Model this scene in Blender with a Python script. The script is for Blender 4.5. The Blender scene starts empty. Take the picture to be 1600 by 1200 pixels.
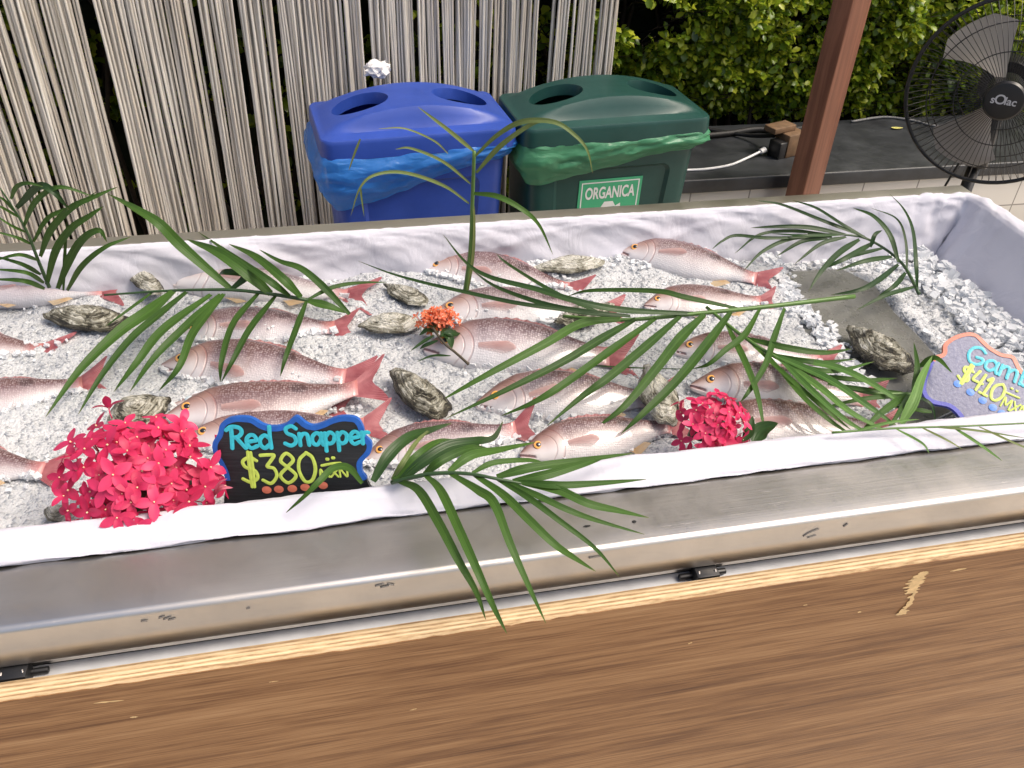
import bpy, bmesh, math, random
import numpy as np
from mathutils import Vector, Matrix, noise as mnoise

S = bpy.context.scene
COL = S.collection
rad = math.radians

# ------------------------------------------------------------------ camera
PITCH, YAW, ROLL, FPX = rad(37.2), rad(13.4), rad(2.58), 1350.0
CAM = Vector((0, 0, 1.65))
FW = Vector((math.sin(YAW)*math.cos(PITCH), math.cos(YAW)*math.cos(PITCH), -math.sin(PITCH)))
R0 = Vector((math.cos(YAW), -math.sin(YAW), 0)); U0 = R0.cross(FW)
CI = math.cos(ROLL)*R0 + math.sin(ROLL)*U0
CJ = -math.sin(ROLL)*R0 + math.cos(ROLL)*U0
cd = bpy.data.cameras.new("camera"); cam = bpy.data.objects.new("camera", cd); COL.objects.link(cam)
cd.sensor_fit = 'HORIZONTAL'; cd.sensor_width = 36.0; cd.lens = FPX/1600*36.0
cd.clip_start = 0.02; cd.clip_end = 500
cam.matrix_world = Matrix(((CI.x, CJ.x, -FW.x, CAM.x), (CI.y, CJ.y, -FW.y, CAM.y), (CI.z, CJ.z, -FW.z, CAM.z), (0, 0, 0, 1)))
S.camera = cam

# ------------------------------------------------------------------ world, sun, exposure
SUN_EL, SUN_AZ = rad(58), rad(112)      # azimuth clockwise from +Y
w = bpy.data.worlds.new("World"); S.world = w; w.use_nodes = True
nt = w.node_tree; nt.nodes.clear()
sky = nt.nodes.new('ShaderNodeTexSky'); sky.sky_type = 'NISHITA'; sky.sun_disc = False
sky.sun_elevation = SUN_EL; sky.sun_rotation = SUN_AZ; sky.dust_density = 7.0; sky.ozone_density = 0.4
bg = nt.nodes.new('ShaderNodeBackground'); bg.inputs[1].default_value = 0.15
wo = nt.nodes.new('ShaderNodeOutputWorld')
nt.links.new(sky.outputs[0], bg.inputs[0]); nt.links.new(bg.outputs[0], wo.inputs[0])
sd = bpy.data.lights.new("sun", 'SUN'); sd.energy = 1.35; sd.angle = rad(24); sd.color = (1.0, 0.93, 0.82)
so = bpy.data.objects.new("sun", sd); COL.objects.link(so)
sdir = Vector((math.cos(SUN_EL)*math.sin(SUN_AZ), math.cos(SUN_EL)*math.cos(SUN_AZ), math.sin(SUN_EL)))
so.rotation_euler = sdir.to_track_quat('Z', 'Y').to_euler()
so.location = (3, 0, 5)
S.view_settings.view_transform = 'Standard'; S.view_settings.look = 'None'
S.view_settings.exposure = 0.48; S.view_settings.gamma = 1.0
S.render.engine = 'CYCLES'
S.cycles.max_bounces = 8; S.cycles.transparent_max_bounces = 12
S.cycles.caustics_reflective = False; S.cycles.caustics_refractive = False

# ------------------------------------------------------------------ helpers
def ray(x, y): return FW + CI*((x-800)/FPX) - CJ*((y-600)/FPX)
def atz(x, y, z):                       # pixel of the 1600x1200 photograph to a point at height z
    d = ray(x, y); return CAM + d*((z-CAM.z)/d.z)
def aty(x, y, Y):
    d = ray(x, y); return CAM + d*(Y/d.y)
def depth(p): return (Vector(p)-CAM).dot(FW)
def fbm(p, o=4, s=1.0, lac=2.1, g=0.5):
    a, t = 1.0, 0.0; q = Vector(p)*s
    for _ in range(o):
        t += a*mnoise.noise(q); q = q*lac + Vector((3.1, 1.7, 5.3)); a *= g
    return t
def lerp(a, b, t): return a + (b-a)*t
def smooth(a, b, x):
    t = min(1, max(0, (x-a)/(b-a))); return t*t*(3-2*t)
def interp(x, xs, ys): return float(np.interp(x, xs, ys))

def tag(o, label=None, cat=None, group=None, kind=None):
    if label: o['label'] = label
    if cat: o['category'] = cat
    if group: o['group'] = group
    if kind: o['kind'] = kind
    return o
def empty(name, loc, rot=(0, 0, 0), label=None, cat=None, group=None):
    o = bpy.data.objects.new(name, None); COL.objects.link(o)
    o.empty_display_size = 0.05; o.location = loc; o.rotation_euler = rot
    return tag(o, label, cat, group)
def obj(name, verts, faces, mat, parent=None, shade=True, world=True):
    """one mesh object; world=True: verts are world coordinates, turned into the parent's space"""
    me = bpy.data.meshes.new(name)
    if parent is not None and world:
        mi = parent_inv(parent); verts = [mi @ Vector(v) for v in verts]
    me.from_pydata([tuple(v) for v in verts], [], faces); me.update()
    if mat is not None:
        for m in (mat if isinstance(mat, (list, tuple)) else [mat]): me.materials.append(m)
    if shade: me.polygons.foreach_set('use_smooth', [True]*len(me.polygons))
    o = bpy.data.objects.new(name, me); COL.objects.link(o)
    if parent is not None: o.parent = parent
    return o
def parent_inv(p):
    m = Matrix.LocRotScale(p.location, p.rotation_euler, p.scale)
    q = p.parent
    while q is not None:
        m = Matrix.LocRotScale(q.location, q.rotation_euler, q.scale) @ m; q = q.parent
    return m.inverted()

class MB:
    """collects pieces of one mesh"""
    def __init__(s): s.v = []; s.f = []; s.m = []; s.sl = 0
    def add(s, vs, fs):
        n = len(s.v); s.v += [Vector(v) for v in vs]; s.f += [tuple(i+n for i in f) for f in fs]; s.m += [s.sl]*len(fs); return s
    def box(s, x0, x1, y0, y1, z0, z1):
        return s.add([(x0,y0,z0),(x1,y0,z0),(x1,y1,z0),(x0,y1,z0),(x0,y0,z1),(x1,y0,z1),(x1,y1,z1),(x0,y1,z1)],
                     [(0,3,2,1),(4,5,6,7),(0,1,5,4),(1,2,6,5),(2,3,7,6),(3,0,4,7)])
    def tube(s, pts, r, n=8, cap=True):
        pts = [Vector(p) for p in pts]; k = len(pts)
        rs = r if isinstance(r, (list, tuple)) else [r]*k
        prev = None; vs = []
        for i, p in enumerate(pts):
            t = (pts[min(i+1, k-1)]-pts[max(i-1, 0)]).normalized()
            if prev is None:
                a = t.orthogonal().normalized()
            else:
                a = (prev - t*prev.dot(t)).normalized()
            prev = a; b = t.cross(a)
            for j in range(n):
                g = 2*math.pi*j/n; vs.append(p + (a*math.cos(g)+b*math.sin(g))*rs[i])
        fs = [(i*n+j, i*n+(j+1) % n, (i+1)*n+(j+1) % n, (i+1)*n+j) for i in range(k-1) for j in range(n)]
        if cap: fs += [tuple(range(n-1, -1, -1)), tuple((k-1)*n+j for j in range(n))]
        return s.add(vs, fs)
    def grid(s, P, closed_u=False):
        nu, nv = len(P), len(P[0]); vs = [p for r in P for p in r]
        fs = [(i*nv+j, ((i+1) % nu)*nv+j, ((i+1) % nu)*nv+j+1, i*nv+j+1) for i in range(nu if closed_u else nu-1) for j in range(nv-1)]
        return s.add(vs, fs)
    def blob(s, c, r, sub=1, seed=0, amp=0.3):
        bm = bmesh.new(); bmesh.ops.create_icosphere(bm, subdivisions=sub, radius=1)
        rnd = random.Random(seed)
        vs = [Vector(c)+Vector((v.co.x*r[0], v.co.y*r[1], v.co.z*r[2]))*(1+amp*(rnd.random()-.5)) for v in bm.verts]
        bm.verts.index_update(); fs = [tuple(v.index for v in f.verts) for f in bm.faces]; bm.free()
        return s.add(vs, fs)
    def build(s, name, mat, parent=None, shade=True, world=True, bevel=0, seg=2, angle=rad(35), auto=None):
        o = obj(name, s.v, s.f, mat, parent, shade, world)
        if s.sl: o.data.polygons.foreach_set('material_index', s.m)
        if bevel:
            bm = bmesh.new(); bm.from_mesh(o.data)
            bmesh.ops.remove_doubles(bm, verts=bm.verts, dist=1e-6)
            es = [e for e in bm.edges if len(e.link_faces) == 2 and e.calc_face_angle(0) > angle]
            bmesh.ops.bevel(bm, geom=es, offset=bevel, segments=seg, profile=0.5, affect='EDGES', clamp_overlap=True)
            bm.to_mesh(o.data); bm.free()
        if auto: o.data.set_sharp_from_angle(angle=auto)
        return o

def catmull(pts, n=8):
    pts = [Vector(p) for p in pts]
    if len(pts) == 2: return [pts[0].lerp(pts[1], i/n) for i in range(n+1)]
    P = [pts[0]*2-pts[1]] + pts + [pts[-1]*2-pts[-2]]; out = []
    for i in range(1, len(P)-2):
        a, b, c, d = P[i-1:i+3]
        for j in range(n):
            t = j/n
            out.append(0.5*((2*b)+(c-a)*t+(2*a-5*b+4*c-d)*t*t+(3*b-a-3*c+d)*t**3))
    out.append(pts[-1]); return out

def bool_cut(o, cutters):
    for c in cutters:
        m = o.modifiers.new('cut', 'BOOLEAN'); m.operation = 'DIFFERENCE'; m.object = c; m.solver = 'EXACT'
    bpy.context.view_layer.update()
    me = bpy.data.meshes.new_from_object(o.evaluated_get(bpy.context.evaluated_depsgraph_get()))
    o.modifiers.clear(); o.data = me
    for c in cutters: bpy.data.objects.remove(c)

def text_mesh(body, size=1.0, offset=0.0):
    """built-in lettering as plain mesh data, centred on its own origin"""
    cu = bpy.data.curves.new('lettering', 'FONT'); cu.body = body; cu.size = size; cu.align_x = 'CENTER'; cu.align_y = 'CENTER'; cu.offset = offset
    t = bpy.data.objects.new('lettering', cu); COL.objects.link(t); bpy.context.view_layer.update()
    me = bpy.data.meshes.new_from_object(t.evaluated_get(bpy.context.evaluated_depsgraph_get()))
    vs = [v.co.copy() for v in me.vertices]; fs = [tuple(p.vertices) for p in me.polygons]
    bpy.data.objects.remove(t); return vs, fs

# ------------------------------------------------------------------ materials
class N:
    """small wrapper round a node tree"""
    def __init__(s, name, **kw):
        m = s.m = bpy.data.materials.new(name); m.use_nodes = True; s.t = m.node_tree
        s.b = s.t.nodes['Principled BSDF']; s.out = s.t.nodes['Material Output']
        for k, v in kw.items(): s.set(k, v)
    def set(s, k, v):
        i = s.b.inputs[{'col': 'Base Color', 'rough': 'Roughness', 'metal': 'Metallic', 'spec': 'Specular IOR Level', 'coat': 'Coat Weight',
                        'crough': 'Coat Roughness', 'trans': 'Transmission Weight', 'sss': 'Subsurface Weight', 'alpha': 'Alpha', 'ior': 'IOR',
                        'aniso': 'Anisotropic', 'sheen': 'Sheen Weight', 'nrm': 'Normal'}[k]]
        if isinstance(v, bpy.types.NodeSocket): s.t.links.new(v, i)
        else: i.default_value = (*v, 1) if isinstance(v, tuple) and len(v) == 3 else v
    def n(s, typ, **props):
        x = s.t.nodes.new(typ)
        for k, v in props.items(): setattr(x, k, v)
        return x
    def link(s, a, b): s.t.links.new(a, b)
    def put(s, i, v):
        if isinstance(v, bpy.types.NodeSocket): s.link(v, i)
        elif isinstance(v, tuple) and len(v) == 3 and i.type == 'RGBA': i.default_value = (*v, 1)
        else: i.default_value = v
    def coord(s, kind='Object', scale=(1, 1, 1), rot=(0, 0, 0)):
        c = s.n('ShaderNodeTexCoord'); mp = s.n('ShaderNodeMapping')
        mp.inputs['Scale'].default_value = scale; mp.inputs['Rotation'].default_value = rot
        s.link(c.outputs[kind], mp.inputs[0]); return mp.outputs[0]
    def uv(s, layer):
        c = s.n('ShaderNodeUVMap', uv_map=layer); return c.outputs[0]
    def sep(s, v):
        c = s.n('ShaderNodeSeparateXYZ'); s.link(v, c.inputs[0]); return c.outputs
    def noise(s, vec, scale, detail=4, rough=0.55, dist=0):
        c = s.n('ShaderNodeTexNoise'); s.link(vec, c.inputs['Vector'])
        c.inputs['Scale'].default_value = scale; c.inputs['Detail'].default_value = detail
        c.inputs['Roughness'].default_value = rough; c.inputs['Distortion'].default_value = dist; return c.outputs[0]
    def voro(s, vec, scale, rnd=1.0, feature='F1', out='Distance'):
        c = s.n('ShaderNodeTexVoronoi', feature=feature); s.link(vec, c.inputs['Vector'])
        c.inputs['Scale'].default_value = scale; c.inputs['Randomness'].default_value = rnd; return c.outputs[out]
    def ramp(s, fac, stops, interp='LINEAR'):
        c = s.n('ShaderNodeValToRGB'); e = c.color_ramp; e.interpolation = interp
        while len(e.elements) < len(stops): e.elements.new(0.5)
        for el, (p, col) in zip(e.elements, stops):
            el.position = p; el.color = (*col, 1) if isinstance(col, tuple) else (col, col, col, 1)
        s.put(c.inputs[0], fac); return c.outputs[0]
    def math(s, op, a, b=0.0, c=0.0, clamp=False):
        x = s.n('ShaderNodeMath', operation=op, use_clamp=clamp)
        for i, v in zip(x.inputs, (a, b, c)): s.put(i, v)
        return x.outputs[0]
    def mix(s, fac, a, b, blend='MIX'):
        x = s.n('ShaderNodeMix', data_type='RGBA', blend_type=blend)
        s.put(x.inputs[0], fac); s.put(x.inputs[6], a); s.put(x.inputs[7], b); return x.outputs[2]
    def bump(s, h, strength=0.3, dist=0.001, nrm=None):
        x = s.n('ShaderNodeBump'); x.inputs['Strength'].default_value = strength; x.inputs['Distance'].default_value = dist
        s.put(x.inputs['Height'], h)
        if nrm is not None: s.link(nrm, x.inputs['Normal'])
        return x.outputs[0]
    def rand(s): return s.n('ShaderNodeObjectInfo').outputs['Random']
    def island(s): return s.n('ShaderNodeNewGeometry').outputs['Random Per Island']
    def translucent(s, col, fac):
        tr = s.n('ShaderNodeBsdfTranslucent'); s.put(tr.inputs[0], col)
        mx = s.n('ShaderNodeMixShader'); mx.inputs[0].default_value = fac
        s.link(s.b.outputs[0], mx.inputs[1]); s.link(tr.outputs[0], mx.inputs[2]); s.link(mx.outputs[0], s.out.inputs[0])
def plain(name, col, rough=0.5, amount=0.12, scale=30, bump=0.0, **kw):
    k = N(name, rough=rough, **kw); c = k.coord()
    f = k.noise(c, scale, 5)
    k.set('col', k.ramp(f, [(0.25, tuple(x*(1-amount) for x in col)), (0.75, tuple(min(1, x*(1+amount)) for x in col))]))
    if bump: k.set('nrm', k.bump(k.noise(c, scale*4, 4), bump, 0.002))
    return k.m
# ------------------------------------------------------------------ materials of the setting
def steel(name, base=(0.68, 0.64, 0.59), rough=0.36):
    k = N(name, metal=1.0); c = k.coord('Object')
    fine = k.noise(k.coord('Object', (1.2, 60, 60)), 6, 6, 0.7)
    blot = k.noise(c, 7, 5, 0.6, 0.4); sc = k.noise(k.coord('Object', (25, 1.5, 20), (0, 0, 0.5)), 8, 5, 0.75)
    sc2 = k.noise(k.coord('Object', (1.2, 34, 20), (0, 0, 0.6)), 9, 4, 0.75)
    k.set('col', k.mix(k.ramp(blot, [(0.3, 0.0), (0.75, 1.0)]), base, tuple(x*0.78 for x in base)))
    r = k.math('ADD', k.math('MULTIPLY', k.math('SUBTRACT', blot, 0.5), 0.55), rough)
    r = k.math('ADD', r, k.math('MULTIPLY', k.ramp(sc, [(0.60, 0.0), (0.75, 1.0)]), 0.07))
    k.set('rough', r)
    h = k.math('ADD', k.math('MULTIPLY', fine, 0.35), k.math('MULTIPLY', k.ramp(sc2, [(0.66, 0.0), (0.70, 1.0)]), 0.35))
    h = k.math('ADD', h, k.math('MULTIPLY', k.noise(c, 3.0, 2), 0.8))
    k.set('nrm', k.bump(h, 0.22, 0.002)); return k.m
M_STEEL = steel('stainless steel'); M_STEEL_DULL = steel('dull steel', (0.50, 0.49, 0.43), 0.5)
M_BLACK = plain('black plastic', (0.012, 0.012, 0.013), 0.4)
M_RUBBER = plain('black rubber', (0.006, 0.006, 0.006), 0.6)
M_GREYPAINT = plain('grey sheet', (0.55, 0.56, 0.58), 0.35)

k = N('white cloth', rough=0.85, sheen=0.2); c = k.coord('Object')
k.set('col', k.ramp(k.noise(c, 9, 4), [(0.2, (0.545, 0.54, 0.605)), (0.8, (0.60, 0.595, 0.655))]))
wv = k.math('ADD', k.noise(c, 900, 2), k.math('MULTIPLY', k.noise(c, 60, 4), 1.5)); cr = k.math('ABSOLUTE', k.math('SUBTRACT', k.noise(k.coord('Object', (1, 1, .6), (0, 0, .5)), 11, 3, .5, 1.6), .5)); k.set('nrm', k.bump(k.math('MULTIPLY', k.ramp(cr, [(0.0, 0.0), (0.10, 1.0)]), 1.0), 0.09, 0.006, k.bump(wv, 0.25, 0.001))); M_CLOTH = k.m

k = N('wood veneer', rough=0.42, spec=0.3); c = k.coord('Object', (1.2, 10, 40))
warp = k.noise(k.coord('Object', (0.9, 4, 5)), 2.0, 3); g1 = k.noise(c, 3.2, 8, 0.60, 0.25); g2 = k.noise(k.coord('Object', (3, 60, 190)), 3, 5, 0.7)
g3 = k.noise(k.coord('Object', (0.5, 5, 9)), 2.6, 4)
f = k.math('ADD', k.math('MULTIPLY', g1, 0.55), k.math('MULTIPLY', g3, 0.5)); f = k.math('ADD', f, k.math('MULTIPLY', k.math('SUBTRACT', g2, 0.5), 0.8))
k.set('col', k.ramp(f, [(0.28, (0.075, 0.031, 0.012)), (0.43, (0.16, 0.074, 0.030)), (0.55, (0.265, 0.140, 0.061)), (0.74, (0.38, 0.226, 0.112))]))
k.set('nrm', k.bump(g2, 0.25, 0.0006)); k.set('rough', k.math('ADD', 0.30, k.math('MULTIPLY', g1, 0.22))); M_VENEER = k.m

k = N('plywood edge', rough=0.75); c = k.coord('Object')
yy = k.sep(c)[1]; st = k.math('SINE', k.math('ADD', k.math('MULTIPLY', yy, 1150.0), k.math('MULTIPLY', k.noise(k.coord('Object', (3, 40, 40)), 3, 3), 3.0)))
nn = k.noise(k.coord('Object', (12, 160, 60)), 3, 5, 0.7)
f = k.math('ADD', k.math('MULTIPLY', st, 0.16), nn)
k.set('col', k.ramp(f, [(0.30, (0.30, 0.18, 0.085)), (0.45, (0.52, 0.36, 0.19)), (0.7, (0.70, 0.54, 0.33))])); k.set('nrm', k.bump(nn, 0.5, 0.001)); M_PLY = k.m
M_SPLINTER = plain('bare pine', (0.66, 0.47, 0.24), 0.8, 0.25, 90)

k = N('crushed ice', rough=0.2, ior=1.31); k.b.inputs['Subsurface Radius'].default_value = (1, 1, 1); k.b.inputs['Subsurface Scale'].default_value = 0.02; c = k.coord('Object')
n1 = k.noise(c, 140, 4, 0.6); n2 = k.noise(c, 9, 4, 0.6); v = k.voro(c, 260)
f = k.math('ADD', k.math('MULTIPLY', n2, 0.65), k.math('MULTIPLY', n1, 0.35))
k.set('col', k.ramp(f, [(0.30, (0.46, 0.475, 0.49)), (0.5, (0.51, 0.52, 0.53)), (0.70, (0.56, 0.565, 0.57))]))
k.set('nrm', k.bump(k.math('ADD', k.math('MULTIPLY', v, 1.2), n1), 0.5, 0.003)); M_ICE = k.m
k = N('clear ice chip', rough=0.10, ior=1.31, col=(0.80, 0.82, 0.84)); k.b.inputs['Subsurface Radius'].default_value = (1, 1, 1); k.b.inputs['Subsurface Scale'].default_value = 0.022; c = k.coord('Object')
k.set('rough', k.ramp(k.noise(c, 60, 3), [(0.35, 0.10), (0.7, 0.45)])); k.set('nrm', k.bump(k.noise(c, 160, 3), 0.3, 0.003)); k.set('alpha', 0.62); M_CHIP = k.m
M_CRUST = M_CHIP.copy(); M_CRUST.name = 'ice crust'; M_CRUST.node_tree.nodes['Principled BSDF'].inputs['Base Color'].default_value = (0.60, 0.62, 0.64, 1)

k = N('floor tile', rough=0.5); c = k.coord('Object')
br = k.n('ShaderNodeTexBrick'); k.link(c, br.inputs[0]); br.inputs['Scale'].default_value = 1.6; br.offset = 0.0
br.inputs['Color1'].default_value = (0.47, 0.42, 0.35, 1); br.inputs['Color2'].default_value = (0.50, 0.45, 0.38, 1); br.inputs['Mortar'].default_value = (0.25, 0.22, 0.19, 1)
br.inputs['Mortar Size'].default_value = 0.008; br.inputs['Brick Width'].default_value = 0.6; br.inputs['Row Height'].default_value = 0.6
k.set('col', k.mix(k.ramp(k.noise(c, 5, 5), [(0.3, 0.0), (0.8, 0.35)]), br.outputs[0], (0.34, 0.29, 0.23))); M_FLOOR = k.m

# ------------------------------------------------------------------ ground
tag(obj('ground', [(-60, -60, 0), (60, -60, 0), (60, 60, 0), (-60, 60, 0)], [(0, 1, 2, 3)], M_FLOOR), 'beige tiled terrace floor', 'floor', kind='structure')

# ------------------------------------------------------------------ steel ice trough
RIM = 0.90; XL = -1.25
YF, YI, YB, YO = 0.637, 0.775, 1.457, 1.504          # front edge, front inner edge, back inner edge, back outer edge
XI, XO = 1.302, 1.335                                # inner and outer edge of the right end
tr = empty('ice_trough', (0, 1.07, 0), label='long stainless steel display trough holding ice and fish', cat='trough')
def sweep_x(prof, x0, x1, nx=2):
    m = MB(); P = [[(lerp(x0, x1, i/(nx-1)), y, z) for (y, z) in prof] for i in range(nx)]; m.grid(P); return m
R = 0.008
prof = [(YI, RIM-0.02), (YI, RIM)] + [(lerp(YI-0.01, YF+R, i/6), RIM) for i in range(7)]
prof += [(YF+R-R*math.sin(a), RIM-R+R*math.cos(a)) for a in [rad(15*i) for i in range(1, 7)]] + [(YF-0.0065, RIM-0.024), (YF-0.0125, RIM-0.040), (YF-0.0115, RIM-0.0425), (YF+0.03, RIM-0.0425)]
sweep_x(prof, XL, XO+0.06, 30).build('front_rim', M_STEEL, tr, auto=rad(50))
sweep_x([(YF-0.003, RIM-0.0428), (YF-0.004, RIM-0.056), (YF+0.03, RIM-0.056)], XL, XO, 12).build('lower_skirt', M_STEEL, tr, auto=rad(40))
sweep_x([(YF+0.001, RIM-0.0562), (YF+0.001, RIM-0.064), (YF+0.045, RIM-0.064)], XL, XO).build('gasket', M_RUBBER, tr, shade=False)
MB().box(XL, XO, YF-0.026, YF+0.018, RIM-0.082, RIM-0.0645).build('frame_rail', M_GREYPAINT, tr, bevel=0.002)
MB().box(XL, XO, YF+0.022, YF+0.05, RIM-0.5, RIM-0.0925).build('skirt_panel', M_STEEL_DULL, tr, shade=False)
# back rim and right end rim
m = MB(); m.box(XL, XO, YB, YO, RIM-0.045, RIM); m.build('back_rim', M_STEEL_DULL, tr, bevel=0.005, seg=3, auto=rad(40))
m = MB()
m.add([(XI, YI, RIM-.045), (XO+0.065-0.02, YI, RIM-.045), (XO+0.004, YB-0.0005, RIM-.045), (XI+0.02, YB-0.0005, RIM-.045), (XI, YI, RIM), (XO+0.045, YI, RIM), (XO+0.004, YB-0.0005, RIM), (XI+0.02, YB-0.0005, RIM)],
      [(0,3,2,1),(4,5,6,7),(0,1,5,4),(1,2,6,5),(2,3,7,6),(3,0,4,7)])
m.build('end_rim', M_STEEL_DULL, tr, bevel=0.004, auto=rad(40))
m = MB()  # open basin below the rims
m.box(XL, XI, YF+0.055, YI-0.002, 0.52, RIM-0.022); m.box(XL, XI, YB+0.004, YO-0.006, 0.52, RIM-0.047); m.box(XI+0.03, XO, YI, YB+0.002, 0.52, RIM-0.047); m.box(XL, XI, YI, YB, 0.50, 0.515)
m.build('basin', M_STEEL_DULL, tr, shade=False)
for (x, y) in ((XL+0.1, YF+0.09), (XL+0.1, YO-0.05), (XO-0.08, YF+0.09), (XO-0.08, YO-0.05)):
    MB().tube([(x, y, 0.0), (x, y, 0.5)], 0.02, 12).build('leg', M_STEEL_DULL, tr)
# marks on the steel
for (x, y, zz, w_, h_) in [(991, 815, RIM+0.0006, .0028, .0022), (917, 822, RIM+0.0006, .0045, .0016)]:
    p = atz(x, y, zz); MB().blob(p, (w_, h_, 0.0004), 2, int(x), 0.5 if w_ > .004 else 0.0).build('dark_speck', M_RUBBER, tr)
def on_apron(x, y):
    d = ray(x, y); n_ = Vector((0, -0.030, 0.0115)).normalized(); q = Vector((0, YF-0.0072, RIM-0.024))      # the sloping apron face
    return CAM + d*((q-CAM).dot(n_)/d.dot(n_))
k = N('scuff', rough=0.5, col=(0.13, 0.12, 0.11)); M_SCUFF = k.m
for sx, sy, pts in [(0, 0, [(248, 966), (257, 963)]), (0, 0, [(255, 968), (267, 964)]), (0, 0, [(263, 969), (274, 966)]), (0, 0, [(586, 916), (600, 912)]), (0, 0, [(594, 918), (608, 915)]), (0, 0, [(605, 912), (616, 914)]), (0, 0, [(220, 971), (230, 970)]),
                    (0, 0, [(1255, 838), (1265, 832), (1280, 826)]), (0, 0, [(1262, 840), (1275, 836)]), (0, 0, [(1318, 823), (1325, 818)]), (0, 0, [(385, 951), (391, 950)]), (0, 0, [(920, 872), (940, 869)])]:
    m = MB(); m.tube(catmull([on_apron(*p) for p in pts], 5), 0.00085, 5); m.build('scuff_mark', M_SCUFF, tr)
# black latches between trough and board
for (x, y) in ((28, 1040), (1095, 889)):
    c0 = aty(x, y, YF-0.004); b = MB(); e = c0.x
    b.box(e-0.014, e+0.014, YF-0.0265, YF-0.0045, RIM-0.0643, RIM-0.044); b.tube([(e-0.03, YF-0.010, RIM-0.059), (e+0.03, YF-0.010, RIM-0.059)], 0.004, 10)
    lt = b.build('latch', M_BLACK, tr, bevel=0.002, auto=rad(40))
    q = MB(); 
    for s in (-1, 1): q.tube([(e+s*0.009, YF-0.028, RIM-0.062), (e+s*0.012, YF-0.028, RIM-0.052), (e+s*0.010, YF-0.018, RIM-0.0425)], 0.0011, 6)
    q.build('wire', M_STEEL, lt)

# ------------------------------------------------------------------ wooden board in front
WT, WB0, WB1 = 0.860, 0.607, 0.584     # top, back and front face
bd = empty('wooden_board', (0, WB1, 0.0), label='brown wood veneer board with raw plywood edge standing before the trough', cat='board')
nx = 240; m = MB(); P = []
rnd = random.Random(4)
for i in range(nx):
    x = lerp(-1.1, 1.5, i/(nx-1)); j = 0.0007*fbm((x*30, 1, 2), 3) + (0.0016*max(0, fbm((x*14, 7, 2), 3)) if x > 0.3 else 0)
    P.append([(x, WB1+0.0008, WT-0.006), (x, WB1+0.0012+abs(j), WT-0.0006-abs(j)), (x, WB1+0.003+abs(j), WT-j), (x, lerp(WB1, WB0, .5), WT+j*.4), (x, WB0-0.002, WT-0.0004), (x, WB0-0.0005, WT-0.006)])
m.grid(P); m.build('plywood_edge', M_PLY, bd)
m = MB(); P = []
for i in range(nx):
    x = lerp(-1.1, 1.5, i/(nx-1)); j = 0.0016*fbm((x*55, 3, 2), 4)
    P.append([(x, WB1, z) for z in (0.02, 0.4, WT-0.02)] + [(x, WB1, WT-0.0046+j), (x, WB1+0.0011, WT-0.0044+j)])
m.grid(P); m.box(-1.1, 1.5, WB1+0.0013, WB0-0.001, 0.02, WT-0.0065); m.build('veneer', M_VENEER, bd, auto=rad(40))
def on_board(x, y): return aty(x, y, WB1-0.0004)
rc = random.Random(12)
def sliver(m, x0, x1, y0, y1, h, off=0.0):
    n = 8; vs = []
    for i in range(n+1):
        u = i/n; x = lerp(x0, x1, u); y = lerp(y0, y1, u); hh = h*math.sin(math.pi*min(1, max(.02, u)))**.6*rc.uniform(.6, 1.2)
        vs += [on_board(x, y-hh)+Vector((0, -off, 0)), on_board(x, y+hh*rc.uniform(.5, 1))+Vector((0, -off, 0))]
    m.add(vs, [(i*2, i*2+2, i*2+3, i*2+1) for i in range(n)])
m = MB()
for i in range(30):     # torn veneer, long fibres along a slanting tear
    u = i/29; xs = lerp(1448, 1413, u); y = lerp(895, 958, u); l = 14+9*math.sin(u*7)+rc.uniform(-5, 9)
    sliver(m, xs-l*(.9 if u < .75 else .5), xs+rc.uniform(-1, 6), y+2, y-1, rc.uniform(1.6, 3.0), i*.00003)
m.build('chipped_patch', M_SPLINTER, bd, shade=False)
for a in ((1484, 1511, 893, 888, 1.6), (146, 195, 1099, 1094, 1.5), (203, 216, 1121, 1120, 1.4), (1340, 1346, 957, 956, 1.2), (1255, 1262, 946, 945, 1.0), (640, 652, 1110, 1107, .9), (420, 436, 1066, 1064, .8), (1075, 1082, 1006, 1004, .9)):
    m = MB(); sliver(m, *a); m.build('chipped_patch', M_SPLINTER, bd, shade=False)

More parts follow.
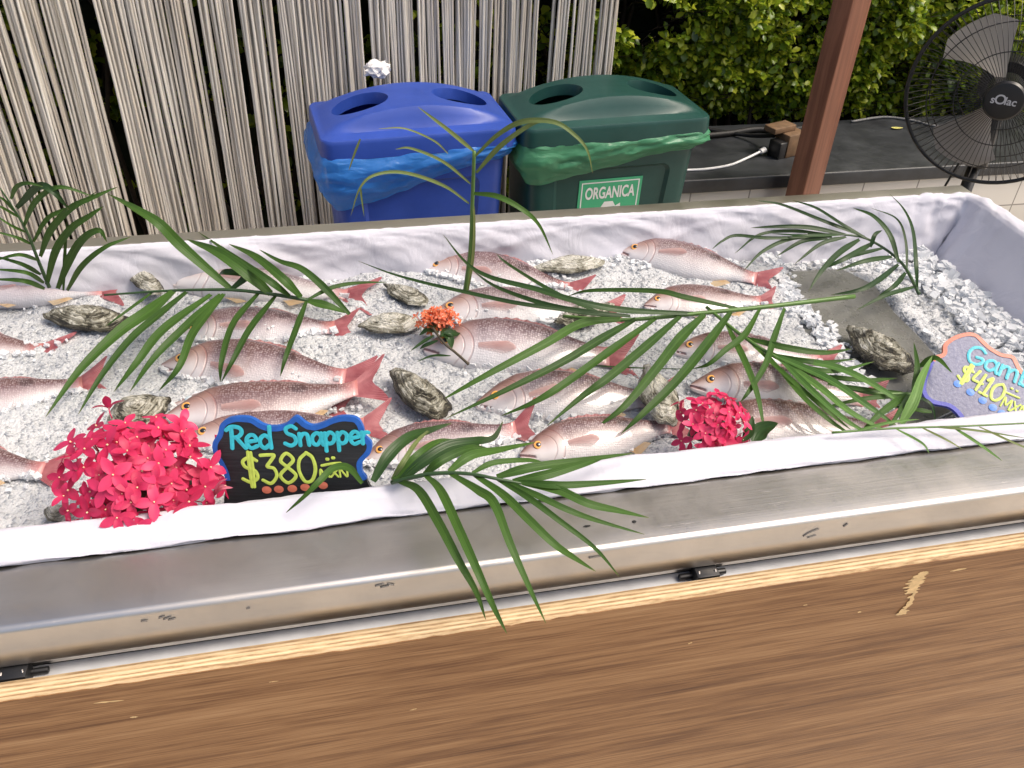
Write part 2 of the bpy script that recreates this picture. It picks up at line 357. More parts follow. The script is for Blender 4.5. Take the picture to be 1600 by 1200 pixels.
# ------------------------------------------------------------------ cloth liner
def liner():
    path = []; n = 330
    for i in range(n+1): path.append((lerp(XL+0.02, XI-0.03, i/n), YI-0.012, 'f'))
    for i in range(1, 9): a = rad(-90+i*90/9); path.append((XI-0.03+0.03*math.cos(a), YI+0.018+0.03*math.sin(a), 'e'))
    for i in range(100): path.append((XI+0.02*i/99, lerp(YI+0.018, YB-0.03, i/99), 'e'))
    for i in range(1, 9): a = rad(i*90/9); path.append((XI-0.01+0.03*math.cos(a), YB-0.03+0.03*math.sin(a), 'b'))
    for i in range(n+1): path.append((lerp(XI-0.01, XL+0.02, i/n), YB, 'b'))
    pr = {'f': [(.0385, .0012), (.039, .0035), (.035, .0062), (.022, .0085), (.006, .011), (-.007, .0115), (-.014, .006), (-.018, -.012), (-.022, -.04), (-.026, -.07), (-.03, -.10), (-.034, -.13), (-.04, -.15)],
          'e': [(.018, .0015), (.0185, .006), (.012, .010), (.0, .009), (-.008, .006), (-.014, .0), (-.020, -.012), (-.028, -.032), (-.042, -.06), (-.058, -.09), (-.072, -.115), (-.084, -.145), (-.094, -.17)],
          'b': [(.0, .0015), (.001, .005), (-.004, .0075), (-.009, .006), (-.013, .001), (-.016, -.006), (-.019, -.018), (-.022, -.035), (-.025, -.055), (-.028, -.075), (-.031, -.095), (-.034, -.12), (-.038, -.145)]}
    def dense(p):  # twice as many rows
        o = []
        for a, b in zip(p[:-1], p[1:]): o += [a, ((a[0]+b[0])/2, (a[1]+b[1])/2)]
        return o+[p[-1]]
    for q in pr: pr[q] = dense(dense(pr[q]))
    # smoothed blend of the three profiles along the path
    K = len(path); wts = []
    for i in range(K):
        lo, hi = max(0, i-7), min(K-1, i+7); t = [path[j][2] for j in range(lo, hi+1)]
        wts.append({q: t.count(q)/len(t) for q in 'feb'})
    P = []; s = 0.0
    for i, (x, y, q) in enumerate(path):
        a, b = path[max(0, i-2)], path[min(K-1, i+2)]
        tx, ty = b[0]-a[0], b[1]-a[1]; l = math.hypot(tx, ty) or 1; ox, oy = ty/l, -tx/l     # outward (path runs counter-clockwise)
        if i: s += math.hypot(x-path[i-1][0], y-path[i-1][1])
        row = []
        for j in range(len(pr['f'])):
            o = sum(wts[i][g]*pr[g][j][0] for g in 'feb'); z = sum(wts[i][g]*pr[g][j][1] for g in 'feb')
            v = j/(len(pr['f'])-1); back = wts[i]['b']; fr = wts[i]['f']; en = wts[i]['e']
            wr = fbm((s*11+v*3.5, v*2.2, 1.7), 4)*0.0075*back*smooth(.16, .55, v) + fbm((s*55, v*5, 4), 3)*0.0016*(back+en)*(1-smooth(.3, .6, v))
            wr += (0.5-abs(mnoise.noise((s*7-v*6.0, v*1.2+s*2, 9))))*0.006*back*smooth(.2, .6, v)
            wr += fbm((s*22+v*6, v*6, 8), 4)*0.0034*fr + (0.5-abs(mnoise.noise((s*11+v*9, v*3, 2))))*.004*fr + en*fbm((s*9, v*3+s*4, 3), 3)*0.003
            cr = smooth(0.10, 0.0, abs(x-1.24))*back+en*smooth(1.25, 1.42, y)
            wr += cr*(fbm((x*46+y*30, v*2, 5), 3)*0.007)
            oo = o + (fbm((s*9, 3, 1), 3)*0.0035*fr + fbm((s*16, 5, 1), 3)*0.004*(back+en))*(1-smooth(0.0, 0.25, v))
            dz = wr*(1-smooth(.15, .45, v)); do = -wr*smooth(.15, .45, v)
            row.append((x+ox*(oo+do), y+oy*(oo+do), RIM+z+max(dz, -z*0.4 if z > 0 else dz)))
        P.append(row)
    m = MB(); m.grid(P)
    return m.build('liner_cloth', M_CLOTH)
tag(liner(), 'white cloth lining the trough and folded over its rim', 'cloth')

# ------------------------------------------------------------------ ice
PLATE_Z = 0.812
plate_px = [(1150, 440), (1180, 428), (1230, 425), (1275, 422), (1318, 421), (1340, 425), (1356, 435), (1368, 450), (1384, 471), (1397, 489), (1433, 524), (1458, 553), (1478, 582), (1494, 612), (1497, 640), (1440, 668), (1360, 680), (1290, 680), (1240, 640), (1190, 540)]
pl = [atz(x, y, PLATE_Z) for x, y in plate_px]
ice_edge = [atz(x, y, PLATE_Z) for x, y in [(1195, 380), (1222, 436), (1236, 462), (1250, 487), (1284, 517), (1316, 556), (1350, 600), (1380, 650), (1400, 700)]]
def inside(x, y, poly):
    r = False; n = len(poly)
    for i in range(n):
        a, b = poly[i], poly[i-1]
        if (a.y > y) != (b.y > y) and x < (b.x-a.x)*(y-a.y)/(b.y-a.y)+a.x: r = not r
    return r
_ey = [p.y for p in ice_edge][::-1]; _ex = [p.x for p in ice_edge][::-1]
def edge_x(y): return interp(y, _ey, _ex)
def ice_z(x, y, fine=True):
    z = 0.818 + 0.006*smooth(1.25, 1.45, y) + 0.008*fbm((x*4, y*4, 0), 2)
    e = edge_x(y); k_ = smooth(e-0.03, e+0.012, x + (0.02*fbm((x*25, y*25, 5), 3) if fine else 0))
    pr = atz_plate(x, y)
    z = lerp(z, 0.797, k_*(1-pr)) if pr < 1 else z
    if pr > 0: z -= pr*0.045*smooth(0.0, 0.10, x-tray_x(y))
    return z
_pc = [Vector((p.x, p.y)) for p in pl]
def tray_x(y): return interp(y, [pl[14].y, pl[12].y, pl[10].y, pl[9].y, pl[7].y, pl[4].y+0.001, pl[4].y+0.04], [pl[14].x, pl[12].x, pl[10].x, pl[9].x, pl[7].x, pl[4].x-0.02, 0.72])
def atz_plate(x, y):   # 0 over the tray, 1 well to its right
    xr = tray_x(y); return smooth(xr, xr+0.022, x)
def bed_z(x, y):
    return ice_z(x, y) + 0.0065*fbm((x*13, y*13, 8), 2) + 0.0026*fbm((x*45, y*45, 1), 3) + 0.0012*abs(fbm((x*130, y*130, 3), 2)) + atz_plate(x, y)*0.009*fbm((x*26, y*26, 2), 4)
m = MB(); P = []; NX, NY = 400, 150
for i in range(NX):
    x = lerp(XL+0.03, 1.262, i/(NX-1)); row = []
    for j in range(NY):
        y = lerp(YI+0.012, YB-0.02, j/(NY-1))
        z = bed_z(x, y)
        row.append((x, y, z))
    P.append(row)
m.grid(P); m.sl = 0
tag(m.build('crushed_ice', M_ICE), 'crushed white ice filling the trough', 'ice', kind='stuff')
rs = np.random.RandomState(5); m = MB()
bmx = bmesh.new(); bmesh.ops.create_cube(bmx, size=2); base_v = [v.co.copy() for v in bmx.verts]; bmx.verts.index_update(); base_f = [tuple(v.index for v in f.verts) for f in bmx.faces]; bmx.free()
R_ = random.Random(77).random
def chip(p, r):
    q = Matrix.Rotation(rs.normal()*.55, 3, Vector((rs.normal(), rs.normal(), 0.01)).normalized()) @ Matrix.Rotation(rs.rand()*6.3, 3, 'Z'); sc = Vector((0.6+rs.rand()*.7, 0.6+rs.rand()*.6, 0.35+rs.rand()*.5))*r
    m.add([p + q @ Vector((v.x*sc.x*(0.72+.42*R_()), v.y*sc.y*(0.72+.42*R_()), v.z*sc.z*(0.72+.42*R_()))) for v in base_v], base_f)
cnt = 0
while cnt < 700:
    x, y = -0.75+rs.rand()*2.0, YI+0.02+rs.rand()*(YB-YI-0.05)
    if inside(x, y, pl) and x > edge_x(y)-0.01: 
        if rs.rand() > 0.012: continue
    if mnoise.noise((x*9, y*9, 4)) < rs.rand()*0.9-0.5: continue
    r = 0.0015+0.0024*rs.rand()**2; 
    if x > 0.98: r *= 1.5
    zz = ice_z(x, y)
    if inside(x, y, pl) and x > edge_x(y): zz = PLATE_Z+0.002
    chip(Vector((x, y, zz+0.003)), r); cnt += 1
# the bed itself: a crust of small angular pieces half sunk in the sheet
nb = 40000; bx = -0.78+rs.rand(nb)*2.03; by = YI+0.016+rs.rand(nb)*(YB-YI-0.042)
cube = np.array([(-1,-1,-1),(1,-1,-1),(1,1,-1),(-1,1,-1),(-1,-1,1),(1,-1,1),(1,1,1),(-1,1,1)], float)
cq = np.array([(0,3,2,1),(4,5,6,7),(0,1,5,4),(1,2,6,5),(2,3,7,6),(3,0,4,7)])
keep = [i for i in range(nb) if not (bx[i] > 0.72 and inside(bx[i], by[i], pl) and bx[i] > edge_x(by[i])-0.004)]
bx, by = bx[keep], by[keep]; nb = len(bx); bz = np.array([bed_z(a, b) for a, b in zip(bx, by)])
br_ = 0.0016+0.0034*rs.rand(nb)**2; br_ *= np.where(bx > 1.1, 1.5, 1.0)
V_ = cube[None]*(0.55+0.6*rs.rand(nb, 8, 3))*(br_[:, None]*np.stack([0.7+.7*rs.rand(nb), 0.7+.6*rs.rand(nb), 0.28+.22*rs.rand(nb)], 1))[:, None]
az_ = rs.rand(nb)*6.283; ti = rs.normal(size=nb)*0.34; dr_ = rs.rand(nb)*6.283
q_ = np.stack([np.cos(ti/2)*np.cos(az_/2), np.sin(ti/2)*np.cos(dr_), np.sin(ti/2)*np.sin(dr_), np.cos(ti/2)*np.sin(az_/2)], 1); q_ /= np.linalg.norm(q_, axis=1)[:, None]; w_, x_, y_, z_ = q_.T
RM = np.stack([1-2*(y_**2+z_**2), 2*(x_*y_-z_*w_), 2*(x_*z_+y_*w_), 2*(x_*y_+z_*w_), 1-2*(x_**2+z_**2), 2*(y_*z_-x_*w_), 2*(x_*z_-y_*w_), 2*(y_*z_+x_*w_), 1-2*(x_**2+y_**2)], 1).reshape(nb, 3, 3)
V_ = np.einsum('nij,nkj->nki', RM, V_) + np.stack([bx, by, bz-br_*0.26], 1)[:, None]
crust_v = V_.reshape(-1, 3); crust_f = (cq[None]+8*np.arange(nb)[:, None, None]).reshape(-1, 4)
me = bpy.data.meshes.new('ice_crust'); me.vertices.add(len(crust_v)); me.vertices.foreach_set('co', crust_v.ravel()); me.loops.add(crust_f.size); me.loops.foreach_set('vertex_index', crust_f.ravel())
me.polygons.add(len(crust_f)); me.polygons.foreach_set('loop_start', np.arange(0, crust_f.size, 4)); me.update(); me.validate(); me.materials.append(M_CRUST)
oc = bpy.data.objects.new('ice_crust', me); COL.objects.link(oc); tag(oc, 'wet crust of small angular ice pieces on the bed', 'ice', kind='stuff')
for i in range(900):     # larger clear pieces heaped against the end wall
    y = 0.86+rs.rand()*0.57; x = 1.14+rs.rand()**0.8*0.095; hgt = ice_z(x, y) + 0.006 + max(0, x-1.19)*.25 + 0.012*mnoise.noise((x*22, y*22, 6))
    chip(Vector((x + 0.02*mnoise.noise((y*20, 1, 2)), y, hgt+rs.rand()*0.008)), 0.003+0.006*rs.rand())
for i in range(700):     # along the broken edge of the ice on the tray
    y = 0.83+rs.rand()*0.58; x = edge_x(y)+rs.normal()*0.012-0.008
    chip(Vector((x, y, PLATE_Z+0.004+rs.rand()*0.006)), 0.0025+0.004*rs.rand())
for i in range(380):     # along the back wall
    x = 0.3+rs.rand()*0.9; y = YB-0.035-rs.rand()**2*0.05
    chip(Vector((x, y, ice_z(x, y)+0.006)), 0.0022+0.0036*rs.rand())
tag(m.build('ice_chips', M_CHIP, shade=False), 'loose clear ice chips scattered on the crushed ice', 'ice', kind='stuff')
# grey tray lying in the ice
k = N('wet grey metal', metal=0.35, rough=0.28); c = k.coord(); b_ = k.noise(c, 16, 5, .6)
k.set('col', k.ramp(b_, [(0.3, (0.20, 0.20, 0.185)), (0.7, (0.27, 0.27, 0.25))])); k.set('rough', k.ramp(k.noise(c, 45, 4), [(0.3, 0.16), (0.65, 0.42)]))
dr = k.math('SUBTRACT', 1.0, k.ramp(k.voro(c, 130), [(0.12, 0.0), (0.3, 1.0)])); k.set('nrm', k.bump(k.math('ADD', dr, k.noise(c, 25, 3)), 0.25, 0.002)); M_TRAY = k.m
n_ = len(pl); cc = sum(pl, Vector())/n_
m = MB(); rings = []
for s_, z_ in ((1.0, -0.006), (1.0, 0.0005), (0.995, 0.0014), (0.985, 0.001), (0.975, 0.0), (0.55, -0.001)): rings.append([cc+(p-cc)*s_+Vector((0, 0, z_)) for p in pl])
vs = [v for r in rings for v in r]; fs = [(a*n_+i, a*n_+(i+1) % n_, (a+1)*n_+(i+1) % n_, (a+1)*n_+i) for a in range(len(rings)-1) for i in range(n_)] + [tuple((len(rings)-1)*n_+i for i in range(n_))]
tag(obj('metal_tray', vs, fs, M_TRAY), 'bare grey metal tray lying wet in the ice near the right end', 'tray')
# ------------------------------------------------------------------ string curtains
k = N('cotton string', rough=0.9); c = k.coord('Object', (1, 1, 0.12)); rnd_i = k.island()
base = k.ramp(rnd_i, [(0.0, (0.62, 0.57, 0.50)), (0.35, (0.74, 0.70, 0.63)), (0.7, (0.82, 0.79, 0.72)), (1.0, (0.70, 0.63, 0.53))])
k.set('col', k.mix(k.ramp(k.noise(c, 30, 4), [(0.35, 0.45), (0.7, 0.0)]), base, (0.33, 0.28, 0.22)))
k.set('nrm', k.bump(k.noise(k.coord('Object', (300, 300, 60)), 3, 2), 0.5, 0.001)); M_STRING = k.m
M_ROD = plain('dark bamboo rod', (0.10, 0.06, 0.035), 0.6)
def curtain(x0, x1, Y, zb, label, seed, lastlean=0.0):
    rn = random.Random(seed)
    t = empty('string_curtain', ((x0+x1)/2, Y, zb), label=label, cat='curtain', group='string curtains behind the bins')
    MB().tube([(x0-0.05, Y, 3.42), (x1+0.05, Y, 3.42)], 0.02, 12).build('rod', M_ROD, t)
    x = x0
    while x < x1:
        nb = rn.randint(6, 17); b = MB(); lean = rn.gauss(0, 0.012); bunch = rn.uniform(0.88, 1.0)
        xc = x + nb*0.0062/2; gap = rn.choice([0.001, 0.002, 0.003, 0.005, 0.009, 0.014])
        for i in range(nb):
            for layer in (0, 1):
                if layer and rn.random() < 0.2: continue
                xs = x + i*0.0062 + layer*0.003 + rn.gauss(0, 0.0012)
                if xs > x1: continue
                yy = Y + (0.011 if layer else 0) + rn.gauss(0, 0.004); dx = rn.gauss(0, 0.009); ph = rn.random()*9
                pts = []
                end = zb + rn.uniform(-0.03, 0.03)
                for q in range(21):
                    u = q/20; z = lerp(3.42, end, u)
                    pts.append((xc + (xs-xc)*lerp(1.0, bunch, min(1, u*1.4)) + (lean*u + dx*u*u) + lastlean*(1-u) + 0.0032*math.sin(u*9+ph)+0.002*math.sin(u*21+ph*3)+0.0009*mnoise.noise((xs*80, z*9, 2)), yy + 0.004*math.sin(u*5+ph), z))
                b.tube(pts, [0.0040*rn.uniform(.8, 1.15)]*21, 5)
        if b.v: b.build('string_bundle', M_STRING, t)
        x += nb*0.0062 + gap
curtain(-1.55, 0.655, 2.56, 0.10, 'wide beige string curtain hanging behind the blue bin', 3)
curtain(0.682, 0.865, 2.57, 0.12, 'narrow beige string curtain panel hanging behind the green bin', 8, 0.02)

# ------------------------------------------------------------------ recycling bins
def plastic(name, col, rough=0.42):
    k = N(name, rough=rough); c = k.coord()
    k.set('col', k.ramp(k.noise(c, 9, 6, .65), [(0.3, tuple(x*.85 for x in col)), (0.72, tuple(min(1, x*1.1+.006) for x in col))]))
    k.set('rough', k.math('ADD', rough-0.1, k.math('MULTIPLY', k.noise(c, 22, 5, .7), 0.25)))
    k.set('nrm', k.bump(k.noise(c, 420, 2), 0.10, 0.001)); return k.m
def bag_mat(name, col):
    k = N(name, rough=0.18, col=col); c = k.coord()
    k.set('nrm', k.bump(k.noise(k.coord('Object', (1, 1, 2.6)), 15, 4, .55, 1.2), 0.5, 0.012)); k.set('alpha', 0.7)
    k.translucent(tuple(min(1, x*1.3) for x in col), 0.35); return k.m
def rrect(hx, hy, r, n=6):
    o = []
    for (cx, cy, a0) in ((hx-r, hy-r, 0), (-hx+r, hy-r, 90), (-hx+r, -hy+r, 180), (hx-r, -hy+r, 270)):
        for i in range(n+1):
            a = rad(a0+90*i/n); o.append((cx+r*math.cos(a), cy+r*math.sin(a)))
    return o
def densify(ring, step):
    o = []
    for i, p in enumerate(ring):
        q = ring[(i+1) % len(ring)]; l = math.hypot(q[0]-p[0], q[1]-p[1]); n = max(1, int(l/step))
        o += [(lerp(p[0], q[0], j/n), lerp(p[1], q[1], j/n)) for j in range(n)]
    return o
def make_bin(loc, yaw, L, W, mp, mb, label, bagfun, seed):
    t = empty('recycling_bin', (loc[0], loc[1], 0), (0, 0, yaw), label=label, cat='bin', group='slim recycling bins behind the trough')
    H = 0.775
    # body: tapered, with recessed front and back panels
    bm = bmesh.new(); a, b = L/2-0.022, W/2-0.02; a0, b0 = a*0.86, b*0.80
    vs = [bm.verts.new(p) for p in ((-a0,-b0,0.0),(a0,-b0,0.0),(a0,b0,0.0),(-a0,b0,0.0),(-a,-b,H),(a,-b,H),(a,b,H),(-a,b,H))]
    F = [bm.faces.new([vs[i] for i in f]) for f in ((0,3,2,1),(0,1,5,4),(1,2,6,5),(2,3,7,6),(3,0,4,7))]
    bm.normal_update()
    bmesh.ops.bevel(bm, geom=[e for e in bm.edges if abs(e.verts[0].co.z-e.verts[1].co.z) > .3], offset=0.035, segments=4, profile=.5, affect='EDGES')
    bm.normal_update()
    big = [f for f in bm.faces if abs(f.normal.y) > .9 and f.calc_area() > .05]
    r = bmesh.ops.inset_individual(bm, faces=big, thickness=0.055, depth=0)
    for f in big:
        cz = sum((v.co for v in f.verts), Vector())/len(f.verts)
        for v in f.verts:
            if v.co.z > cz.z: v.co.z -= 0.055
    bmesh.ops.bevel(bm, geom=[v for f in big for v in f.verts], offset=0.028, segments=4, profile=.5, affect='VERTICES')
    big = [f for f in bm.faces if abs(f.normal.y) > .9 and len(f.verts) > 12]
    for f in big:
        bmesh.ops.inset_individual(bm, faces=[f], thickness=0.010, depth=-0.009)
    me = bpy.data.meshes.new('body'); bm.to_mesh(me); bm.free(); me.materials.append(mp)
    o = bpy.data.objects.new('body', me); COL.objects.link(o); o.parent = t
    me.polygons.foreach_set('use_smooth', [True]*len(me.polygons)); me.set_sharp_from_angle(angle=rad(28))
    # lid: skirt, raised arch along the length, two oval holes
    m = MB(); nu, nv = 56, 26; hx, hy = L/2, W/2; P = []
    def top(x, y):
        u = abs(x)/hx; v = abs(y)/hy
        arch = 0.052*max(0, 1-(u/.95)**2.0)
        ed = 1-smooth(0.60, 0.80, v)
        return H+0.044 + arch*ed - 0.006*smooth(.8, 1, max(u, v))
    ring = densify(rrect(hx, hy, 0.032), 0.018); nr = len(ring)
    rows = []
    for s_ in (0.0, .12, .24, .36, .46, .55, .62, .66, .70, .74, .78, .82, .87, .92, .96, .985): rows.append([(x*s_, y*s_, top(x*s_, y*s_)) for x, y in ring])
    rows += [[(x*0.996, y*0.996, H+0.035) for x, y in ring], [(x, y, H+0.027) for x, y in ring], [(x*1.004, y*1.006, H+0.008) for x, y in ring], [(x*1.004, y*1.006, H-0.012) for x, y in ring], [(x*0.975, y*0.96, H-0.012) for x, y in ring]] + [[(x*s_, y*s_*.985, top(x*s_, y*s_)-0.030) for x, y in ring] for s_ in (.965, .93, .88, .83, .79, .75, .70, .64, .55, .44, .30, .12)]
    m.v = [Vector(p) for r_ in rows[1:] for p in r_]; K = len(rows)-1
    m.f = [(i*nr+j, (i+1)*nr+j, (i+1)*nr+(j+1) % nr, i*nr+(j+1) % nr) for i in range(K-1) for j in range(nr)]
    m.f += [tuple(range(nr)), tuple((K-1)*nr+j for j in range(nr-1, -1, -1))]
    m.m = [0]*len(m.f)
    lid = m.build('lid', mp, t, world=False)
    cuts = []
    for s in (-1, 1):
        c_ = MB(); n = 40; cx = s*hx*0.53; vs = []
        for (z, g) in ((H-0.08, .93), (H+0.040, .97), (H+0.082, 1.0), (H+0.16, 1.30)): vs += [(cx+0.074*g*math.cos(2*math.pi*i/n), 0.058*g*math.sin(2*math.pi*i/n), z) for i in range(n)]
        c_.add(vs, [(q*n+i, q*n+(i+1) % n, (q+1)*n+(i+1) % n, (q+1)*n+i) for q in range(3) for i in range(n)] + [tuple(range(n-1, -1, -1)), tuple(3*n+i for i in range(n))])
        cuts.append(c_.build('cut', mp, None))
        cuts[-1].matrix_world = Matrix.Translation((loc[0], loc[1], 0)) @ Matrix.Rotation(yaw, 4, 'Z')
    bpy.context.view_layer.update(); bool_cut(lid, cuts)
    lid.data.polygons.foreach_set('use_smooth', [True]*len(lid.data.polygons)); lid.data.set_sharp_from_angle(angle=rad(32))
    # bag folded out under the lid
    ring2 = densify(rrect(hx-0.012, hy-0.012, 0.035), 0.008); P = []; per = len(ring2)
    for i, (x, y) in enumerate(ring2):
        l = math.hypot(x, y); ox, oy = (x/l, y/l); fx = x/hx
        dep, blg = bagfun(fx, y < 0)
        row = []
        for j in range(17):
            v = j/16; wv = fbm((x*7+v*3*fx, y*9, v*5+seed), 3)
            fold = (0.5-abs(mnoise.noise((x*4.5+seed, y*8, v*4.3+x*3))))
            o_ = 0.004 + blg*math.sin(math.pi*min(1, v*1.08))**.8 + 0.011*wv*math.sin(math.pi*min(1, v*.9+.1)) + 0.012*fold*math.sin(math.pi*v)
            z = H+0.004 - dep*v*(1+0.10*fbm((x*12, y*12, seed), 2)*v) 
            sh = 1-0.05*v
            row.append((x*sh+ox*o_*(1.2 if abs(fx) > .9 else .5), y*sh+(-1 if y < 0 else 1)*o_, z))
        P.append(row)
    b2 = MB(); b2.grid(P, closed_u=True); b2.build('bag', mb, t, world=False)
    return t
M_BLUE = plastic('blue plastic', (0.022, 0.066, 0.36), 0.40); M_GREEN = plastic('dark green plastic', (0.010, 0.060, 0.052), 0.40)
M_BAGB = bag_mat('blue bag film', (0.06, 0.30, 0.80)); M_BAGG = bag_mat('green bag film', (0.14, 0.46, 0.25))
make_bin((0.232, 2.285), rad(5.0), 0.515, 0.30, M_BLUE, M_BLUE and M_BAGB, 'blue recycling bin with light blue bag sagging under its lid',
         lambda fx, fr: (lerp(0.155, 0.050, smooth(-1.0, 1.0, fx)), 0.020*lerp(1.25, .5, (fx+1)/2)), 1)
gb = make_bin((0.775, 2.300), rad(4.0), 0.545, 0.29, M_GREEN, M_BAGG, 'dark green recycling bin with white lettered ORGANICA sticker',
         lambda fx, fr: (lerp(0.125, 0.058, smooth(-1.0, 0.9, fx)), 0.014), 7)
# sticker on the green bin
def sticker():
    M_SG = plain('sticker green', (0.06, 0.42, 0.21), 0.35, 0.06); M_SW = plain('sticker white', (0.80, 0.82, 0.80), 0.4, 0.03)
    # local frame of the bin front: x along, z up, following the taper
    W, L, H = 0.29, 0.545, 0.775; b = W/2-0.02
    def P(x, z, d): return Vector((x, -(lerp(b*0.80, b, z/H)) + 0.0065 - d, z))
    x0, x1, z1, z0 = -0.096, 0.096, 0.645, 0.42
    s_ = MB(); s_.add([P(x0, z0, .0012), P(x1, z0, .0012), P(x1, z1, .0012), P(x0, z1, .0012)], [(0, 1, 2, 3)])
    st = s_.build('sticker', M_SG, gb, world=False, shade=False)
    fr = MB(); e = 0.008; w_ = 0.0035
    for (a, b_, c_, d_) in ((x0+e, x1-e, z1-e-w_, z1-e), (x0+e, x1-e, z0+e, z0+e+w_), (x0+e, x0+e+w_, z0+e+w_, z1-e-w_), (x1-e-w_, x1-e, z0+e+w_, z1-e-w_)):
        fr.add([P(a, c_, .0017), P(b_, c_, .0017), P(b_, d_, .0017), P(a, d_, .0017)], [(0, 1, 2, 3)])
    fr.build('border', M_SW, st, world=False, shade=False)
    vs, fs = text_mesh('ORGANICA', 0.040, 0.0011)
    wx = max(v.x for v in vs)-min(v.x for v in vs); k_ = 0.152/wx
    obj('lettering', [P(v.x*k_, 0.601+v.y*1.25, .0020) for v in vs], fs, M_SW, st, shade=False, world=False)
    # three chasing arrows
    r_ = MB(); cz = 0.527
    for q in range(3):
        a0 = rad(90+120*q)
        def RT(x, y): return P(x*math.cos(a0-rad(90))-y*math.sin(a0-rad(90)), cz+x*math.sin(a0-rad(90))+y*math.cos(a0-rad(90)), .0019+.0001*q)
        r_.add([RT(-.034, .012), RT(-.014, .047), RT(.012, .047), RT(.022, .030), RT(.006, .030), RT(-.002, .030), RT(-.018, .003)], [(0, 1, 5, 6), (1, 2, 3, 4, 5)])
        r_.add([RT(.010, .024), RT(.036, .040), RT(.038, .010)], [(0, 2, 1)])
    r_.build('recycling_arrows', M_SW, st, world=False, shade=False)
sticker()

# crumpled paper behind the blue bin
M_PAPER = plain('white paper', (0.80, 0.78, 0.76), 0.8, 0.05)
p = aty(590, 108, 2.47); m = MB()
bm = bmesh.new(); bmesh.ops.create_icosphere(bm, subdivisions=3, radius=1); vs = []
for v in bm.verts: vs.append(p+Vector((v.co.x*.034, v.co.y*.026, v.co.z*.022))*(1+0.55*fbm(v.co*2.3+Vector((1, 2, 3)), 3)))
bm.verts.index_update(); m.add(vs, [tuple(v.index for v in f.verts) for f in bm.faces]); bm.free()
tag(m.build('crumpled_paper', M_PAPER, shade=False), 'crumpled white paper lodged behind the blue bin lid', 'paper')

# ------------------------------------------------------------------ canopy the curtains hang from (unseen above the frame, added for its shade and reflection)
k = N('canopy fabric', rough=0.9, col=(0.50, 0.45, 0.38)); k.translucent((0.55, 0.48, 0.38), 0.4); M_CANOPY = k.m
M_BEAM = plain('canopy timber', (0.16, 0.07, 0.04), 0.6)
ca = empty('canopy', (-0.5, 2.7, 3.44), label='cream fabric canopy on timber beams added unseen over the bins for shade', cat='canopy')
P = [[(lerp(-2.4, 1.5, i/24), lerp(2.42, 3.1, j/14), 3.50+0.02*math.sin(j/14*3*math.pi)**2) for j in range(15)] for i in range(25)]
g = MB(); g.grid(P); g.build('fabric', M_CANOPY, ca)
for (y0, y1) in ((2.42, 2.48), (2.55, 2.62)): MB().box(-2.4, 1.5, y0, y1, 3.425 if y0 < 2.5 else 3.445, 3.495).build('beam', M_BEAM, ca, bevel=.004)

